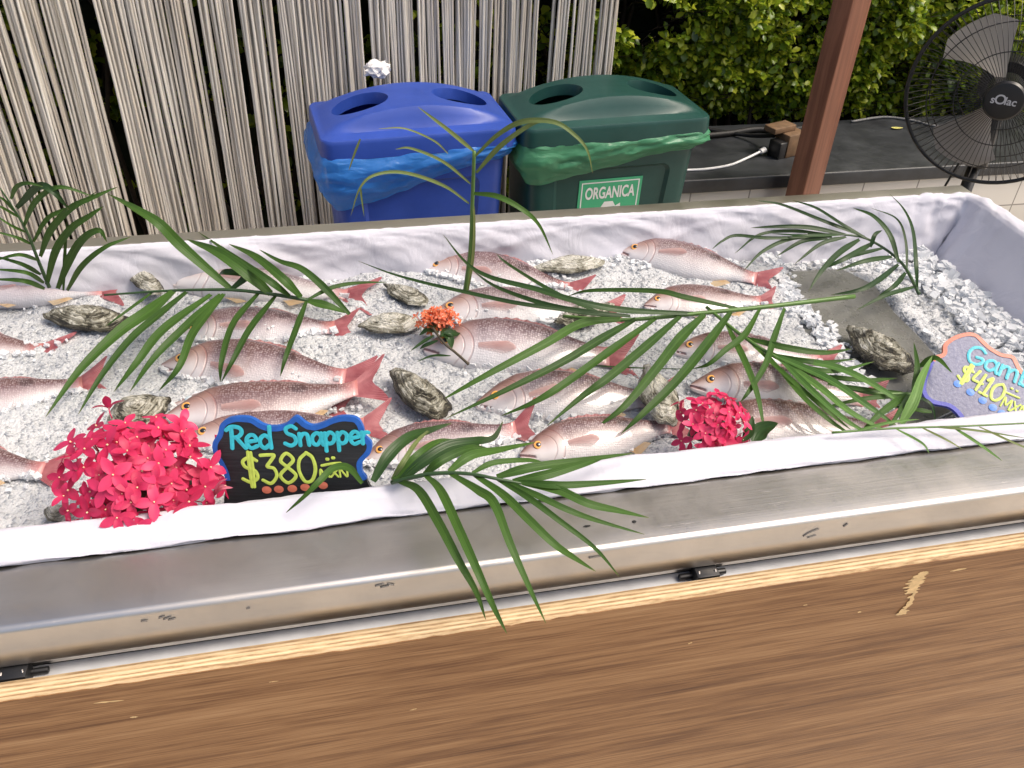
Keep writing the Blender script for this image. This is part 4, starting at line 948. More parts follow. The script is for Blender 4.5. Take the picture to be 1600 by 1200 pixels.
FISH = [
 # head, tail, label, options
 ((-95, 462), (205, 452), 'half sunk dark red fish at far left by the back cloth, head out of view', dict(z=.836, tilt=10, fat=.85, dark=.22)),
 ((-210, 535), (112, 552), 'purple scaled fish at left edge, tail sunk in ice under the mottled oyster', dict(z=.832, tilt=16, fat=.95, zt=.815, dark=.14)),
 ((-150, 652), (176, 600), 'silver fish at left edge with orange lower fin and red tail beneath palm tips', dict(z=.826, tilt=20, bend=.10)),
 ((-215, 722), (118, 738), 'fish at lower left edge with its tail against the large pink flowers', dict(z=.826, tilt=18)),
 ((256, 440), (592, 466), 'pale fish along the back cloth behind the broad palm frond', dict(z=.832, tilt=8, fat=.9, ptop=False, dark=-.12)),
 ((272, 522), (566, 508), 'fish with dark purple back whose red tail meets a grey oyster', dict(z=.824, tilt=20, bend=-.05)),
 ((250, 572), (592, 588), 'fish with orange eye and forked red tail, lying under drooping palm tips', dict(z=.826, tilt=22, bend=-.09, pect=-1)),
 ((268, 634), (560, 640), 'cloudy eyed fish mostly covered by the scaly fish in front', dict(z=.820, tilt=10, fat=.8, cloudy=True)),
 ((258, 655), (612, 622), 'large scaly fish with raised red tail right behind the blue edged price board', dict(z=.838, tilt=24, bend=.22, lift=.12)),
 ((285, 690), (618, 672), 'dark fish half hidden by the Red Snapper price board', dict(z=.826, tilt=16, bend=.10)),
 ((566, 720), (846, 672), 'orange eyed fish between price board and front palm frond, broad upright red tail', dict(z=.826, tilt=22, bend=.10, twist=.5, lift=.25, fat=1.05, forkw=1.15)),
 ((655, 421), (932, 452), 'pink fish with open snout beside the thin upright palm sprig', dict(z=.826, tilt=24, bend=-.06, fat=1.05)),
 ((672, 492), (985, 482), 'grey backed fish behind the orange flower sprig, its tail under palm leaves', dict(z=.824, tilt=16, bend=-.12)),
 ((662, 545), (1003, 558), 'plump pink fish whose head is behind the orange flower sprig', dict(z=.832, tilt=24, bend=-.05, fat=1.12)),
 ((742, 632), (1065, 618), 'long white bellied fish under slanting leaf blades, head beside the brown pointed oyster', dict(z=.828, tilt=24, bend=-.05, fat=1.05, pect=1)),
 ((812, 712), (1085, 660), 'golden eyed fish at the front cloth, tail under the small pink flowers', dict(z=.832, tilt=24, bend=.06)),
 ((966, 392), (1222, 441), 'white bellied pink fish uppermost at the back, tail on the grey tray', dict(z=.834, tilt=26, bend=-.04, pect=1)),
 ((1006, 478), (1222, 470), 'small grey pink fish with head tucked behind the palm stem', dict(z=.826, tilt=20, bend=-.02, fat=1.1)),
 ((1050, 548), (1322, 562), 'fish with big golden eye and red tail over the tray edge', dict(z=.828, tilt=20, bend=-.04)),
 ((1078, 602), (1395, 622), 'open mouthed fish above the small pink flowers with orange eye', dict(z=.834, tilt=24, bend=-.10, fat=1.0)),
 ((1090, 668), (1420, 668), 'dark scaled fish behind the small pink flowers, half under the bright frond', dict(z=.826, tilt=18, bend=-.06)),
]
for h, tl, lb, kw in FISH: make_fish(h, tl, lb, **kw)

# loose ice pushed up against the fish
m = MB()
for h, tl, lb, kw in FISH:
    A, B = atz(*h, .822), atz(*tl, .822); d = B-A; L_ = d.length; d.normalize(); nrm = Vector((d.y, -d.x, 0))
    for i in range(7):
        u = .15+rs.rand()*.55; hz = interp(u, FX, FZ)*L_; p = A+d*(u*L_)-nrm*(L_*(.02+.05*rs.rand())*(-1)); chip(Vector((p.x, p.y, A.z+hz*.80)), .0014+.0016*rs.rand())
    for i in range(110):
        u = rs.rand()*.86; off = -interp(u, FX, FB)*L_*kw.get('fat', 1)*(.80+.35*rs.rand()) if rs.rand() < .8 else -interp(u, FX, FT)*L_*kw.get('fat', 1)*(.95+.2*rs.rand())
        p = A+d*(u*L_)+nrm*off
        if YI+.01 < p.y < YB-.03 and not (inside(p.x, p.y, pl) and p.x > edge_x(p.y)): chip(Vector((p.x, p.y, ice_z(p.x, p.y)+.003+.006*rs.rand())), .0022+.0034*rs.rand())
tag(m.build('ice_chips', M_CHIP, shade=False), 'loose ice chips pushed up along the fish bellies', 'ice', kind='stuff')

# ------------------------------------------------------------------ oysters
def oyster_mat():
    k = N('oyster shell', rough=0.42); c = k.coord('Generated'); o = k.coord('Object'); rnd_ = k.rand()
    f = k.noise(o, 48, 6, .66, .5); mpo = k.n('ShaderNodeMapping'); mpo.inputs['Scale'].default_value = (2.4, 9, 1); k.link(k.uv('layers'), mpo.inputs[0]); lay = k.noise(mpo.outputs[0], 1.6, 6, .66, 0.9); h = k.sep(k.uv('layers'))[1]
    st = k.math('SINE', k.math('ADD', k.math('MULTIPLY', h, 30.0), k.math('MULTIPLY', f, 26.0)))
    g = k.math('ADD', k.math('MULTIPLY', st, .025), k.math('ADD', k.math('MULTIPLY', f, .54), k.math('MULTIPLY', lay, .52)))
    g = k.math('ADD', g, k.math('MULTIPLY', k.math('SUBTRACT', rnd_, .5), .10))
    cen = k.math('ADD', k.math('MULTIPLY', k.math('SUBTRACT', k.noise(o, 26, 3, .5, .6), .5), 1.5), k.math('SUBTRACT', 0.62, h))
    g = k.math('ADD', g, k.math('MULTIPLY', cen, .16)); g = k.math('ADD', g, .025)
    k.set('col', k.ramp(g, [(0.415, (0.014, 0.012, 0.008)), (0.475, (0.085, 0.075, 0.048)), (0.51, (0.21, 0.20, 0.15)), (0.57, (0.40, 0.385, 0.31)), (0.65, (0.72, 0.70, 0.62))]))
    k.set('nrm', k.bump(k.math('ADD', k.math('MULTIPLY', st, .5), k.math('ADD', f, k.math('MULTIPLY', lay, 2.0))), 0.9, .0025)); return k.m
M_OY = oyster_mat()
def oyster(c_, tip, wpx, label, z=.835, hgt=.016, tilt=(0, 0), seed=0, elong=1.0):
    """c_: centre pixel, tip: pixel of the pointed end, wpx: width in pixels"""
    C0, T0 = atz(*c_, z), atz(*tip, z); d = T0-C0; hl = d.length; ang = math.atan2(d.y, d.x); hw = wpx*.5*depth(C0)/FPX
    NU, NV = 40, 18; vs = []; uv = []
    for side in (1, -1):
        for i in range(NU):
            a = 2*math.pi*i/NU
            ro = 1+.14*fbm((math.cos(a)*1.6+seed, math.sin(a)*1.6, seed*2.1), 3)
            ex = math.cos(a)*hl*(1.0 if math.cos(a) > 0 else .96); ey = math.sin(a)*hw*(1-.50*max(0, math.cos(a))**1.5)
            for j in range(NV):
                r_ = 1-j/(NV-1); ed = 0.03*mnoise.noise((a*4, j*1.1, seed))
                stp = math.floor(r_*7+1.5*mnoise.noise((math.cos(a)*1.5, math.sin(a)*1.5, seed+4)))/7
                prof = (1-(.55*r_+.45*stp)**2.0)
                zz = hgt*side*max(0, prof)*(1.0 if side > 0 else .55) + hgt*.15*fbm((ex*r_*60, ey*r_*110, seed+side), 4)*(.35+.65*r_) + .0022*mnoise.noise((math.cos(a)*3, math.sin(a)*3, seed))*(r_ > .9)
                vs.append(((ex*r_*(ro+ed)) - hl*.10*(1-r_), ey*r_*(ro+ed), zz)); uv.append((a/6.283, r_))
    fs = []
    for s_ in (0, 1):
        b = s_*NU*NV
        for i in range(NU):
            for j in range(NV-1):
                f = (b+i*NV+j, b+((i+1) % NU)*NV+j, b+((i+1) % NU)*NV+j+1, b+i*NV+j+1); fs.append(f if s_ == 0 else f[::-1])
    for i in range(NU): fs.append((i*NV, NU*NV+i*NV, NU*NV+((i+1) % NU)*NV, ((i+1) % NU)*NV))
    o = obj('oyster', vs, fs, M_OY); set_uv(o.data, 'layers', uv); o.data.set_sharp_from_angle(angle=rad(48))
    o.location = C0; o.rotation_euler = (tilt[0], tilt[1], ang)
    return tag(o, label, 'oyster', 'oysters on the ice')
oyster((134, 498), (70, 489), 66, 'big mottled oyster with yellowish white patch, left among the ice', hgt=.020, seed=1)
oyster((226, 440), (203, 420), 40, 'small jagged oyster standing against the back cloth at left', z=.845, hgt=.018, seed=2, tilt=(.3, 0))
oyster((217, 645), (265, 625), 88, 'round greenish oyster tucked behind the large pink flowers', z=.842, hgt=.020, seed=3)
oyster((634, 460), (602, 445), 40, 'small grey oyster above the orange flowers at the leaf end', hgt=.014, seed=4)
oyster((608, 507), (556, 508), 52, 'grey oyster between a red tail and the orange flower sprig', hgt=.018, seed=5)
oyster((655, 614), (612, 576), 62, 'brown striped pointed oyster alone on open ice at centre', z=.838, hgt=.022, seed=6)
oyster((888, 415), (833, 420), 46, 'long rough oyster on the ice against the back cloth', z=.838, hgt=.018, seed=7)
oyster((916, 490), (958, 474), 50, 'dark oyster mostly under crossing palm leaves', z=.832, hgt=.016, seed=8)
oyster((1028, 617), (1012, 574), 62, 'greenish upright oyster beside the small pink flowers', z=.848, hgt=.020, seed=9)
oyster((1372, 547), (1328, 512), 76, 'large grey oyster resting on the bare metal tray', z=.832, hgt=.026, seed=10)
oyster((90, 803), (70, 797), 34, 'little brown oyster peeking out left of the large pink flowers', z=.835, hgt=.014, seed=11)
# ------------------------------------------------------------------ palm fronds
def palm_mat(name, dark, light, tr=.20, rough=.42):
    k = N(name, rough=rough); u = k.sep(k.uv('blade')); r_ = k.rand(); c = k.coord()
    vein = k.math('SINE', k.math('MULTIPLY', u[0], 34.0)); nn = k.noise(c, 16, 4)
    f = k.math('ADD', k.math('MULTIPLY', r_, .45), k.math('MULTIPLY', nn, .6)); f = k.math('ADD', f, k.math('MULTIPLY', vein, .05))
    mid = k.math('ABSOLUTE', k.math('SUBTRACT', u[0], .5))
    col = k.mix(k.ramp(f, [(.25, 0.), (.85, 1.)]), dark, light)
    col = k.mix(k.ramp(mid, [(.01, .35), (.05, 0.)]), col, tuple(min(1, x*1.7) for x in light))
    col = k.mix(k.ramp(u[1], [(.94, 0.), (1.0, .5)]), col, (.20, .17, .07))
    k.set('col', col); k.set('nrm', k.bump(k.math('ADD', vein, nn), .18, .0007)); k.set('spec', .25); k.set('rough', k.math('ADD', rough-.06, k.math('MULTIPLY', nn, .2)))
    k.translucent(k.mix(.5, col, (.16, .26, .03)), tr); return k.m
M_PALM = palm_mat('palm leaf', (.022, .058, .011), (.055, .125, .020)); M_PALMB = palm_mat('bright palm leaf', (.060, .150, .035), (.16, .30, .075), .3)
M_PALMD = palm_mat('dark palm leaf', (.014, .036, .012), (.030, .070, .018), .12, .28); M_PALMP = palm_mat('pale dry palm leaf', (.10, .15, .05), (.22, .25, .09), .25)
M_STEM = plain('green palm stem', (.085, .17, .035), .4, .2); M_STEMD = plain('dark palm stem', (.035, .075, .025), .4, .2)
_lc = [0]
def ribbon(pts, w, mat, par, up=Vector((0, -.35, .94)), fold=.16, name='leaflet', twist=0.0, blunt=.1):
    P = catmull(pts, 9); n = len(P); vs = []; uv = []; ph = _lc[0]*1.7; _lc[0] += 1
    for i, p in enumerate(P):
        u = i/(n-1); t = (P[min(i+1, n-1)]-P[max(i-1, 0)]).normalized()
        s = t.cross(up); s = s.normalized() if s.length > 1e-4 else t.orthogonal().normalized()
        nn = s.cross(t).normalized()
        q = twist*(u-.3)+.12*math.sin(ph)+.07*math.sin(ph*2+u*5); s, nn = s*math.cos(q)+nn*math.sin(q), nn*math.cos(q)-s*math.sin(q)
        h = w*.5*(max(0, min(1, (u+blunt)/.34))**.65)*(1-u**2.6)**.85 + .00025
        h *= 1+.05*mnoise.noise((u*7, ph, 0))
        for j, o in enumerate((-1, -.5, 0, .5, 1)): vs.append(p + s*(h*o) + nn*(abs(o)*h*fold*2 - fold*h)); uv.append((o*.5+.5, u))
    fs = [(i*5+j, (i+1)*5+j, (i+1)*5+j+1, i*5+j+1) for i in range(n-1) for j in range(4)]
    o = obj(name, vs, fs, mat, par); set_uv(o.data, 'blade', uv); return o
ZI = .832
def frond(label, stem, leaflets, pos, mat, smat, sw=(.0035, .0018), up=Vector((0, -.55, .84)), wscale=1.0):
    """stem: [(x, y, h)], leaflets: (width in pixels, [(x, y, h)...][, material]); pos turns pixel + height into a point"""
    sp = [pos(*p) for p in stem]
    t = empty('palm_frond', sp[0], label=label, cat='palm frond', group='palm fronds decorating the ice')
    c = catmull(sp, 8); MB().tube(c, [lerp(sw[0], sw[1], i/(len(c)-1)) for i in range(len(c))], 8).build('stem', smat, t)
    for q in leaflets:
        pts = q[1]; n = len(pts)
        h0, h1, arch = (q[3] if len(q) > 3 else (None, None, None))
        P = []
        for i, p in enumerate(pts):
            if len(p) == 2: p = (p[0], p[1], lerp(h0, h1, i/(n-1))+arch*math.sin(math.pi*i/(n-1)))
            P.append(pos(*p))
        ribbon(P, q[0]*depth(P[n//2])/FPX*wscale, q[2] if len(q) > 2 and q[2] else mat, t, up)
    return t
flat = lambda x, y, h: atz(x, y, ZI+h)
def L(w, pts, h=(0.02, 0.005, 0.015), mat=None): return (w, pts, mat, h)

# left big frond
frond('broad dark green frond lying across the fish at left', [(482, 469, .03), (421, 459, .045), (362, 453, .05), (303, 453, .045), (250, 455, .035), (163, 461, .02)], [
    L(18, [(361, 452), (286, 387), (248, 349), (210, 325), (169, 303)], (.05, .16, .05)), L(21, [(423, 459), (378, 420), (338, 393), (292, 374)], (.045, .09, .03)),
    L(12, [(453, 463), (421, 439), (378, 409), (309, 362)], (.04, .07, .03)), L(16, [(471, 465), (442, 436), (399, 401), (357, 381)], (.035, .07, .03)),
    L(12, [(546, 491), (506, 449), (471, 420), (437, 408), (405, 390)], (.008, .06, .03)), L(14, [(481, 470), (515, 479), (542, 489)], (.03, .008, .006)),
    L(7, [(481, 468), (520, 449), (560, 442), (604, 441)], (.03, .012, .015)), L(16, [(330, 460), (255, 515), (215, 565), (178, 612)], (.045, .005, .02)),
    L(14, [(345, 460), (290, 510), (240, 560), (203, 612)], (.048, .006, .024)), L(14, [(350, 459), (303, 518), (280, 573), (248, 611)], (.05, .006, .02)),
    L(12, [(404, 458), (365, 505), (347, 562), (344, 597)], (.045, .01, .02)), L(11, [(431, 462), (391, 513), (365, 561), (346, 597)], (.04, .01, .02)),
    L(10, [(479, 470), (463, 513), (447, 556), (438, 588)], (.03, .01, .02)), L(21, [(271, 455), (233, 486), (187, 518), (125, 578), (71, 652)], (.04, .005, .025)),
    L(15, [(292, 456), (248, 492), (204, 530), (158, 588), (122, 648)], (.042, .005, .02)), L(5, [(239, 456), (198, 486), (165, 510)], (.03, .02, .008)),
    L(13, [(362, 452), (385, 430), (352, 425), (341, 430)], (.05, .06, .02), M_PALMD)], flat, M_PALM, M_STEMD)
# left upright frond leaning on the back cloth
upr = lambda x, y, h: aty(x, y, 1.40-h)
frond('thin feathery frond standing upright at the back left corner', [(77, 449, 0), (61, 410, 0), (41, 360, 0), (17, 320, 0), (0, 294, 0)], [
    L(12, [(73, 445), (87, 392), (111, 357), (140, 337), (162, 322)], (0, .05, .02)), L(13, [(90, 451), (111, 401), (131, 372), (155, 360), (167, 378)], (0, .06, .02)),
    L(9, [(105, 454), (128, 416), (163, 387), (204, 370)], (0, .05, .03)), L(5, [(99, 454), (102, 387), (105, 346)], (0, .03, 0)),
    L(11, [(63, 401), (79, 360), (111, 325), (146, 308), (184, 292)], (0, .04, .03)), L(7, [(52, 378), (76, 340), (117, 322), (150, 300)], (0, .04, 0)),
    L(9, [(38, 352), (52, 320), (76, 298), (102, 293), (148, 308)], (0, .05, .02)), L(13, [(26, 325), (60, 292), (84, 300), (108, 328)], (0, .05, .02), M_PALMD),
    L(7, [(17, 311), (26, 292), (44, 286), (68, 292)], (0, .04, .01)), L(6, [(61, 407), (29, 398), (-14, 409)], (0, .03, .03)), L(7, [(64, 429), (35, 413), (-12, 399)], (0, .03, .03)),
    L(7, [(69, 442), (41, 426), (-14, 420)], (0, .03, .03)), L(8, [(70, 451), (38, 439), (-14, 436)], (0, .03, .03)), L(4, [(41, 363), (17, 352), (-12, 333)], (0, .02, .01)),
    L(4, [(30, 340), (5, 325), (-12, 318)], (0, .02, .01)), L(5, [(48, 381), (26, 371), (-14, 360)], (0, .02, .01)), L(4, [(22, 330), (6, 312), (-8, 306)], (0, .02, .01))], upr, M_PALM, M_STEMD, (.0035, .0012), up=Vector((.2, -.8, .5)))
# thin upright sprig in the middle
upm = lambda x, y, h: aty(x, y, 1.325-h)
frond('thin upright palm sprig with wispy arching blades before the bins', [(725, 468, 0), (735, 390, 0), (738, 317, 0), (741, 236, 0)], [
    L(7, [(740, 236), (700, 203), (653, 167)], (0, .03, .01), M_PALMP), L(5, [(735, 287), (693, 253), (643, 232), (618, 233)], (0, .06, .02)), L(3.5, [(563, 217), (554, 240), (545, 266)], (.06, .06, 0)),
    L(5.5, [(733, 318), (693, 290), (633, 270), (587, 273), (563, 293), (548, 337)], (0, .10, .03), M_PALMP), L(3, [(563, 291), (565, 310), (569, 338)], (.09, .09, 0), M_PALMP), L(3, [(700, 240), (678, 220), (633, 201), (592, 201)], (0, .07, .02)),
    L(8, [(742, 244), (777, 211), (817, 190), (867, 191), (900, 213), (918, 236), (926, 270)], (0, .10, .02)), L(8, [(744, 270), (783, 227), (833, 193), (862, 190)], (0, .06, .02)),
    L(9, [(738, 302), (777, 307), (817, 328), (843, 353), (864, 398)], (0, .05, .04), M_PALM), L(5, [(729, 465), (739, 400), (741, 340), (738, 305)], (0, 0, .004))], upm, M_PALMP, M_STEM, (.0042, .003), up=Vector((.1, -.8, .5)))
# big frond across the middle
D_ = M_PALMD
frond('long frond with light green stem across the middle of the fish', [(1335, 463, .05), (1199, 479, .055), (1088, 490, .05), (993, 499, .045), (940, 499, .04), (880, 494, .03)], [
    L(10, [(1152, 482), (1072, 465), (1025, 455), (925, 454), (886, 463)], (.055, .03, .03)), L(11, [(1088, 490), (1009, 487), (955, 482), (895, 469), (835, 451), (766, 433), (727, 409), (692, 366)], (.05, .10, .02), D_),
    L(7, [(970, 497), (880, 484), (805, 473), (730, 457), (664, 442), (610, 427), (560, 408)], (.045, .06, .02), D_), L(8, [(940, 490), (880, 464), (835, 439), (790, 410), (775, 396)], (.04, .05, .02), D_),
    L(10, [(985, 494), (910, 487), (850, 475), (775, 448), (735, 420)], (.045, .04, .015), D_),
    L(15, [(970, 499), (910, 505), (850, 538), (760, 586), (687, 627)], (.045, .012, .03)), L(14, [(994, 498), (940, 529), (880, 565), (790, 610), (698, 653)], (.047, .012, .025)),
    L(14, [(1025, 497), (955, 547), (880, 601), (835, 628), (783, 650)], (.05, .012, .02)), L(15, [(1063, 494), (1009, 541), (949, 591), (910, 619), (855, 665)], (.05, .012, .02)),
    L(17, [(1101, 491), (1063, 528), (1025, 576), (977, 633), (932, 668)], (.052, .016, .02)), L(16, [(1142, 487), (1107, 534), (1057, 595), (1006, 645), (970, 678)], (.054, .02, .02)),
    L(10, [(1187, 483), (1164, 522), (1133, 547), (1107, 569), (1080, 577)], (.055, .018, .02)), L(11, [(1226, 481), (1209, 528), (1196, 569), (1171, 610), (1157, 628)], (.055, .03, .01)),
    L(2.4, [(920, 571), (1000, 575), (1082, 577)], (.02, .018, .003), D_)], flat, M_PALM, M_STEM, (.0042, .0028))
# back right frond
frond('dark narrow bladed frond leaning on the right back cloth', [(1436, 459, .015), (1408, 410, .03), (1361, 376, .05), (1322, 367, .06), (1262, 366, .06)], [
    L(8, [(1433, 453), (1431, 413), (1426, 360), (1412, 327), (1390, 303)], (.015, .10, .03)), L(4.5, [(1417, 428), (1415, 377), (1401, 342), (1361, 325)], (.02, .09, .02)), L(9, [(1404, 410), (1390, 367), (1365, 338), (1333, 325)], (.03, .09, .02)),
    L(7, [(1360, 386), (1367, 367), (1378, 360)], (.05, .07, .01)), L(7, [(1361, 377), (1318, 352), (1275, 325), (1238, 313)], (.05, .09, .01)), L(6, [(1351, 370), (1286, 345), (1222, 320), (1180, 313)], (.05, .09, .01)),
    L(8, [(1322, 367), (1268, 356), (1222, 354), (1173, 356)], (.06, .07, .01)), L(5, [(1315, 367), (1257, 368), (1207, 365)], (.06, .06, .01)), L(6, [(1293, 366), (1236, 361), (1186, 367), (1148, 396)], (.06, .05, .01)),
    L(5.5, [(1256, 370), (1200, 372), (1150, 368), (1128, 377), (1113, 389)], (.06, .05, .01)), L(7, [(1300, 370), (1240, 372), (1193, 392), (1162, 423)], (.06, .03, .01)), L(8, [(1293, 372), (1254, 377), (1214, 400)], (.06, .04, .01)),
    L(7, [(1322, 370), (1283, 381), (1242, 412)], (.06, .03, .01)), L(10, [(1343, 374), (1311, 395), (1283, 424), (1264, 454)], (.055, .02, .01)), L(9, [(1365, 379), (1322, 403), (1284, 421)], (.05, .03, .01)),
    L(7, [(1379, 388), (1329, 401), (1292, 418)], (.045, .03, .01)), L(8, [(1394, 401), (1351, 408), (1307, 423)], (.04, .03, .01)), L(9, [(1404, 413), (1372, 438), (1343, 453), (1298, 461)], (.03, .02, .01)),
    L(8, [(1415, 426), (1397, 447), (1371, 464)], (.025, .015, .01)), L(7, [(1429, 448), (1383, 462), (1339, 484)], (.02, .012, .01))], flat, M_PALMD, M_STEMD, (.0032, .0016), up=Vector((0, -.6, .8)))
# right fan shaped frond
B_ = M_PALMB
frond('bright green frond fanned out before the Gambas board', [(1104, 480, .05), (1152, 519, .05), (1203, 553, .045), (1262, 582, .04), (1350, 612, .04), (1426, 616, .04)], [
    L(17, [(1408, 662), (1428, 625), (1440, 590), (1457, 556)], (.03, .07, .01), B_), L(10, [(1426, 614), (1433, 575), (1428, 535)], (.04, .07, .01)), L(11, [(1437, 572), (1462, 560), (1488, 583)], (.05, .07, .01)),
    L(8, [(1415, 618), (1351, 623), (1282, 638)], (.04, .03, .01)), L(12, [(1420, 615), (1379, 643), (1344, 676)], (.04, .03, .01)), L(8, [(1420, 615), (1401, 650), (1380, 682)], (.04, .03, .01)), L(8, [(1456, 644), (1430, 640), (1390, 634)], (.04, .03, .005)),
    L(15, [(1204, 552), (1290, 590), (1350, 630), (1406, 669)], (.045, .03, .02), B_), L(15, [(1210, 556), (1280, 605), (1330, 645), (1392, 677)], (.045, .03, .015), B_), L(13, [(1222, 558), (1310, 575), (1380, 610), (1422, 642)], (.045, .03, .02), B_),
    L(12, [(1216, 558), (1262, 604), (1318, 654), (1362, 680)], (.045, .03, .02), B_), L(11, [(1195, 549), (1247, 612), (1294, 655), (1335, 683)], (.045, .02, .02)), L(14, [(1136, 508), (1164, 566), (1183, 617), (1195, 676)], (.05, .02, .015)),
    L(11, [(1164, 528), (1222, 542), (1286, 551), (1331, 545)], (.045, .02, .02)), L(8, [(1207, 554), (1275, 566), (1337, 561)], (.045, .02, .02)), L(9, [(1222, 567), (1300, 580), (1366, 565)], (.045, .02, .02)), L(9, [(1275, 587), (1351, 594), (1402, 591)], (.04, .025, .01)),
    L(7, [(1293, 600), (1365, 610), (1410, 612)], (.04, .03, .01)), L(10, [(1170, 533), (1232, 590), (1290, 640), (1330, 672)], (.045, .02, .02)), L(6, [(1430, 618), (1455, 632), (1462, 660)], (.04, .01, .01), D_)], flat, M_PALM, M_STEM, (.0028, .003))
# front frond, drooping over the steel edge
fr = lambda x, y, h: atz(x, y, .90+h)
frond('large arching frond drooping over the steel front edge', [(612, 754, .025), (663, 742, .05), (701, 739, .06), (738, 741, .065), (776, 748, .065), (835, 759, .055)], [
    L(19, [(583, 752), (607, 712), (638, 684), (672, 672), (706, 661)], (.02, -.02, .04), D_), L(8, [(612, 750), (632, 719), (654, 687), (680, 665)], (.025, .0, .04), M_PALMP), L(15, [(616, 750), (654, 712), (685, 691), (712, 687)], (.028, -.01, .04)),
    L(19, [(627, 750), (660, 722), (701, 697), (747, 689), (772, 683), (786, 658)], (.03, -.03, .05), D_), L(14, [(663, 741), (691, 719), (735, 700), (762, 700)], (.045, .02, .03)), L(14, [(701, 737), (735, 712), (779, 703), (837, 691)], (.055, .0, .03)),
    L(9, [(738, 739), (772, 723), (826, 719), (853, 724)], (.06, .02, .02)), L(15, [(776, 745), (829, 731), (904, 720), (989, 708)], (.06, .03, .02)), L(14, [(801, 752), (857, 741), (919, 722), (948, 713)], (.06, .03, .02)),
    L(12, [(810, 753), (872, 758), (935, 755), (1010, 749)], (.06, .03, .02)), L(15, [(816, 755), (872, 766), (919, 787), (966, 798), (1014, 809)], (.06, .02, .02)), L(11, [(791, 752), (841, 775), (888, 797), (935, 814), (1007, 835)], (.06, .015, .02)),
    L(10, [(776, 748), (826, 778), (872, 812), (929, 856), (968, 901)], (.06, -.01, .03)), L(15, [(741, 742), (785, 772), (826, 812), (866, 850), (898, 872), (931, 893)], (.062, .0, .03)),
    L(16, [(704, 740), (747, 766), (772, 787), (797, 850), (826, 916), (853, 974)], (.06, .01, .045)), L(16, [(665, 743), (688, 766), (716, 825), (747, 894), (772, 950), (792, 990)], (.05, .01, .05)), L(16, [(624, 752), (654, 766), (685, 816), (716, 875), (744, 925), (759, 968)], (.03, .005, .055)),
    L(12, [(566, 755), (546, 732), (522, 731), (498, 753), (474, 777), (447, 801)], (.02, .02, .04))], fr, M_PALM, M_STEMD, (.0028, .0016))
# thin frond lying over the front cloth at far right
frond('wispy pale frond lying on the front cloth at far right', [(1300, 676, .024), (1400, 669, .026), (1500, 666, .026), (1630, 660, .026)], [
    L(4, [(1440, 668), (1480, 688), (1504, 702)], (.026, .006, .01), M_PALMP), L(4, [(1400, 670), (1440, 692), (1452, 708)], (.026, .02, .004)), L(6, [(1490, 668), (1530, 694), (1566, 720)], (.026, .004, .01), M_PALMB), L(4, [(1530, 667), (1580, 690), (1618, 706)], (.026, .01, .008), M_PALMP),
    L(4, [(1460, 667), (1520, 672), (1600, 684)], (.026, .02, .006), M_PALMP), L(5, [(1340, 673), (1390, 660), (1436, 655)], (.026, .03, .006))], fr, M_PALMB, M_STEM, (.0016, .0012))

# ------------------------------------------------------------------ flower clusters
def petal_mat(name, a, b):
    k = N(name, rough=.5); r_ = k.rand(); nn = k.noise(k.coord(), 130, 3)
    k.set('col', k.mix(k.math('ADD', k.math('MULTIPLY', r_, .6), k.math('MULTIPLY', nn, .4)), a, b)); k.translucent(b, .25); return k.m
M_PINK = petal_mat('pink petal', (.34, .004, .040), (.80, .050, .17)); M_ORNG = petal_mat('orange petal', (.62, .07, .03), (.80, .24, .10)); M_BUD = petal_mat('pale pink bud', (.70, .10, .20), (.85, .35, .42))
M_STAM = plain('stamen', (.75, .55, .35), .5)
def floret_mesh(name, mat, pl, pw, cup, seed, tube=.012):
    rn = random.Random(seed); m = MB()
    for q in range(4):
        a0 = math.pi/2*q+rn.gauss(0, .12); cp = cup+rn.gauss(0, .12); wv = rn.gauss(0, .1); P = []
        for i in range(8):
            u = i/7; h = pw*(math.sin(math.pi*min(1, u*.92+.06)))**.75*(1 if u < .98 else .35); row = []
            for j in range(5):
                o = j/2-1; x = pl*u; y = h*o*.5; z = pl*(cp*u*(1-.55*u)+wv*u*u)+abs(o)*h*.16*(1-u)
                row.append((x*math.cos(a0)-y*math.sin(a0), x*math.sin(a0)+y*math.cos(a0), z))
            P.append(row)
        m.grid(P)
    m.tube([(0, 0, .0006), (0, 0, -tube*.5), (.001, 0, -tube)], .0007, 5)
    n0 = len(m.f); m.sl = 1; m.blob((0, 0, .0012), (.0011, .0011, .0016), 1, seed, .1)
    me = bpy.data.meshes.new(name); me.from_pydata([tuple(v) for v in m.v], [], m.f); me.materials.append(mat); me.materials.append(M_STAM)
    me.polygons.foreach_set('material_index', m.m); me.polygons.foreach_set('use_smooth', [True]*len(m.f)); return me
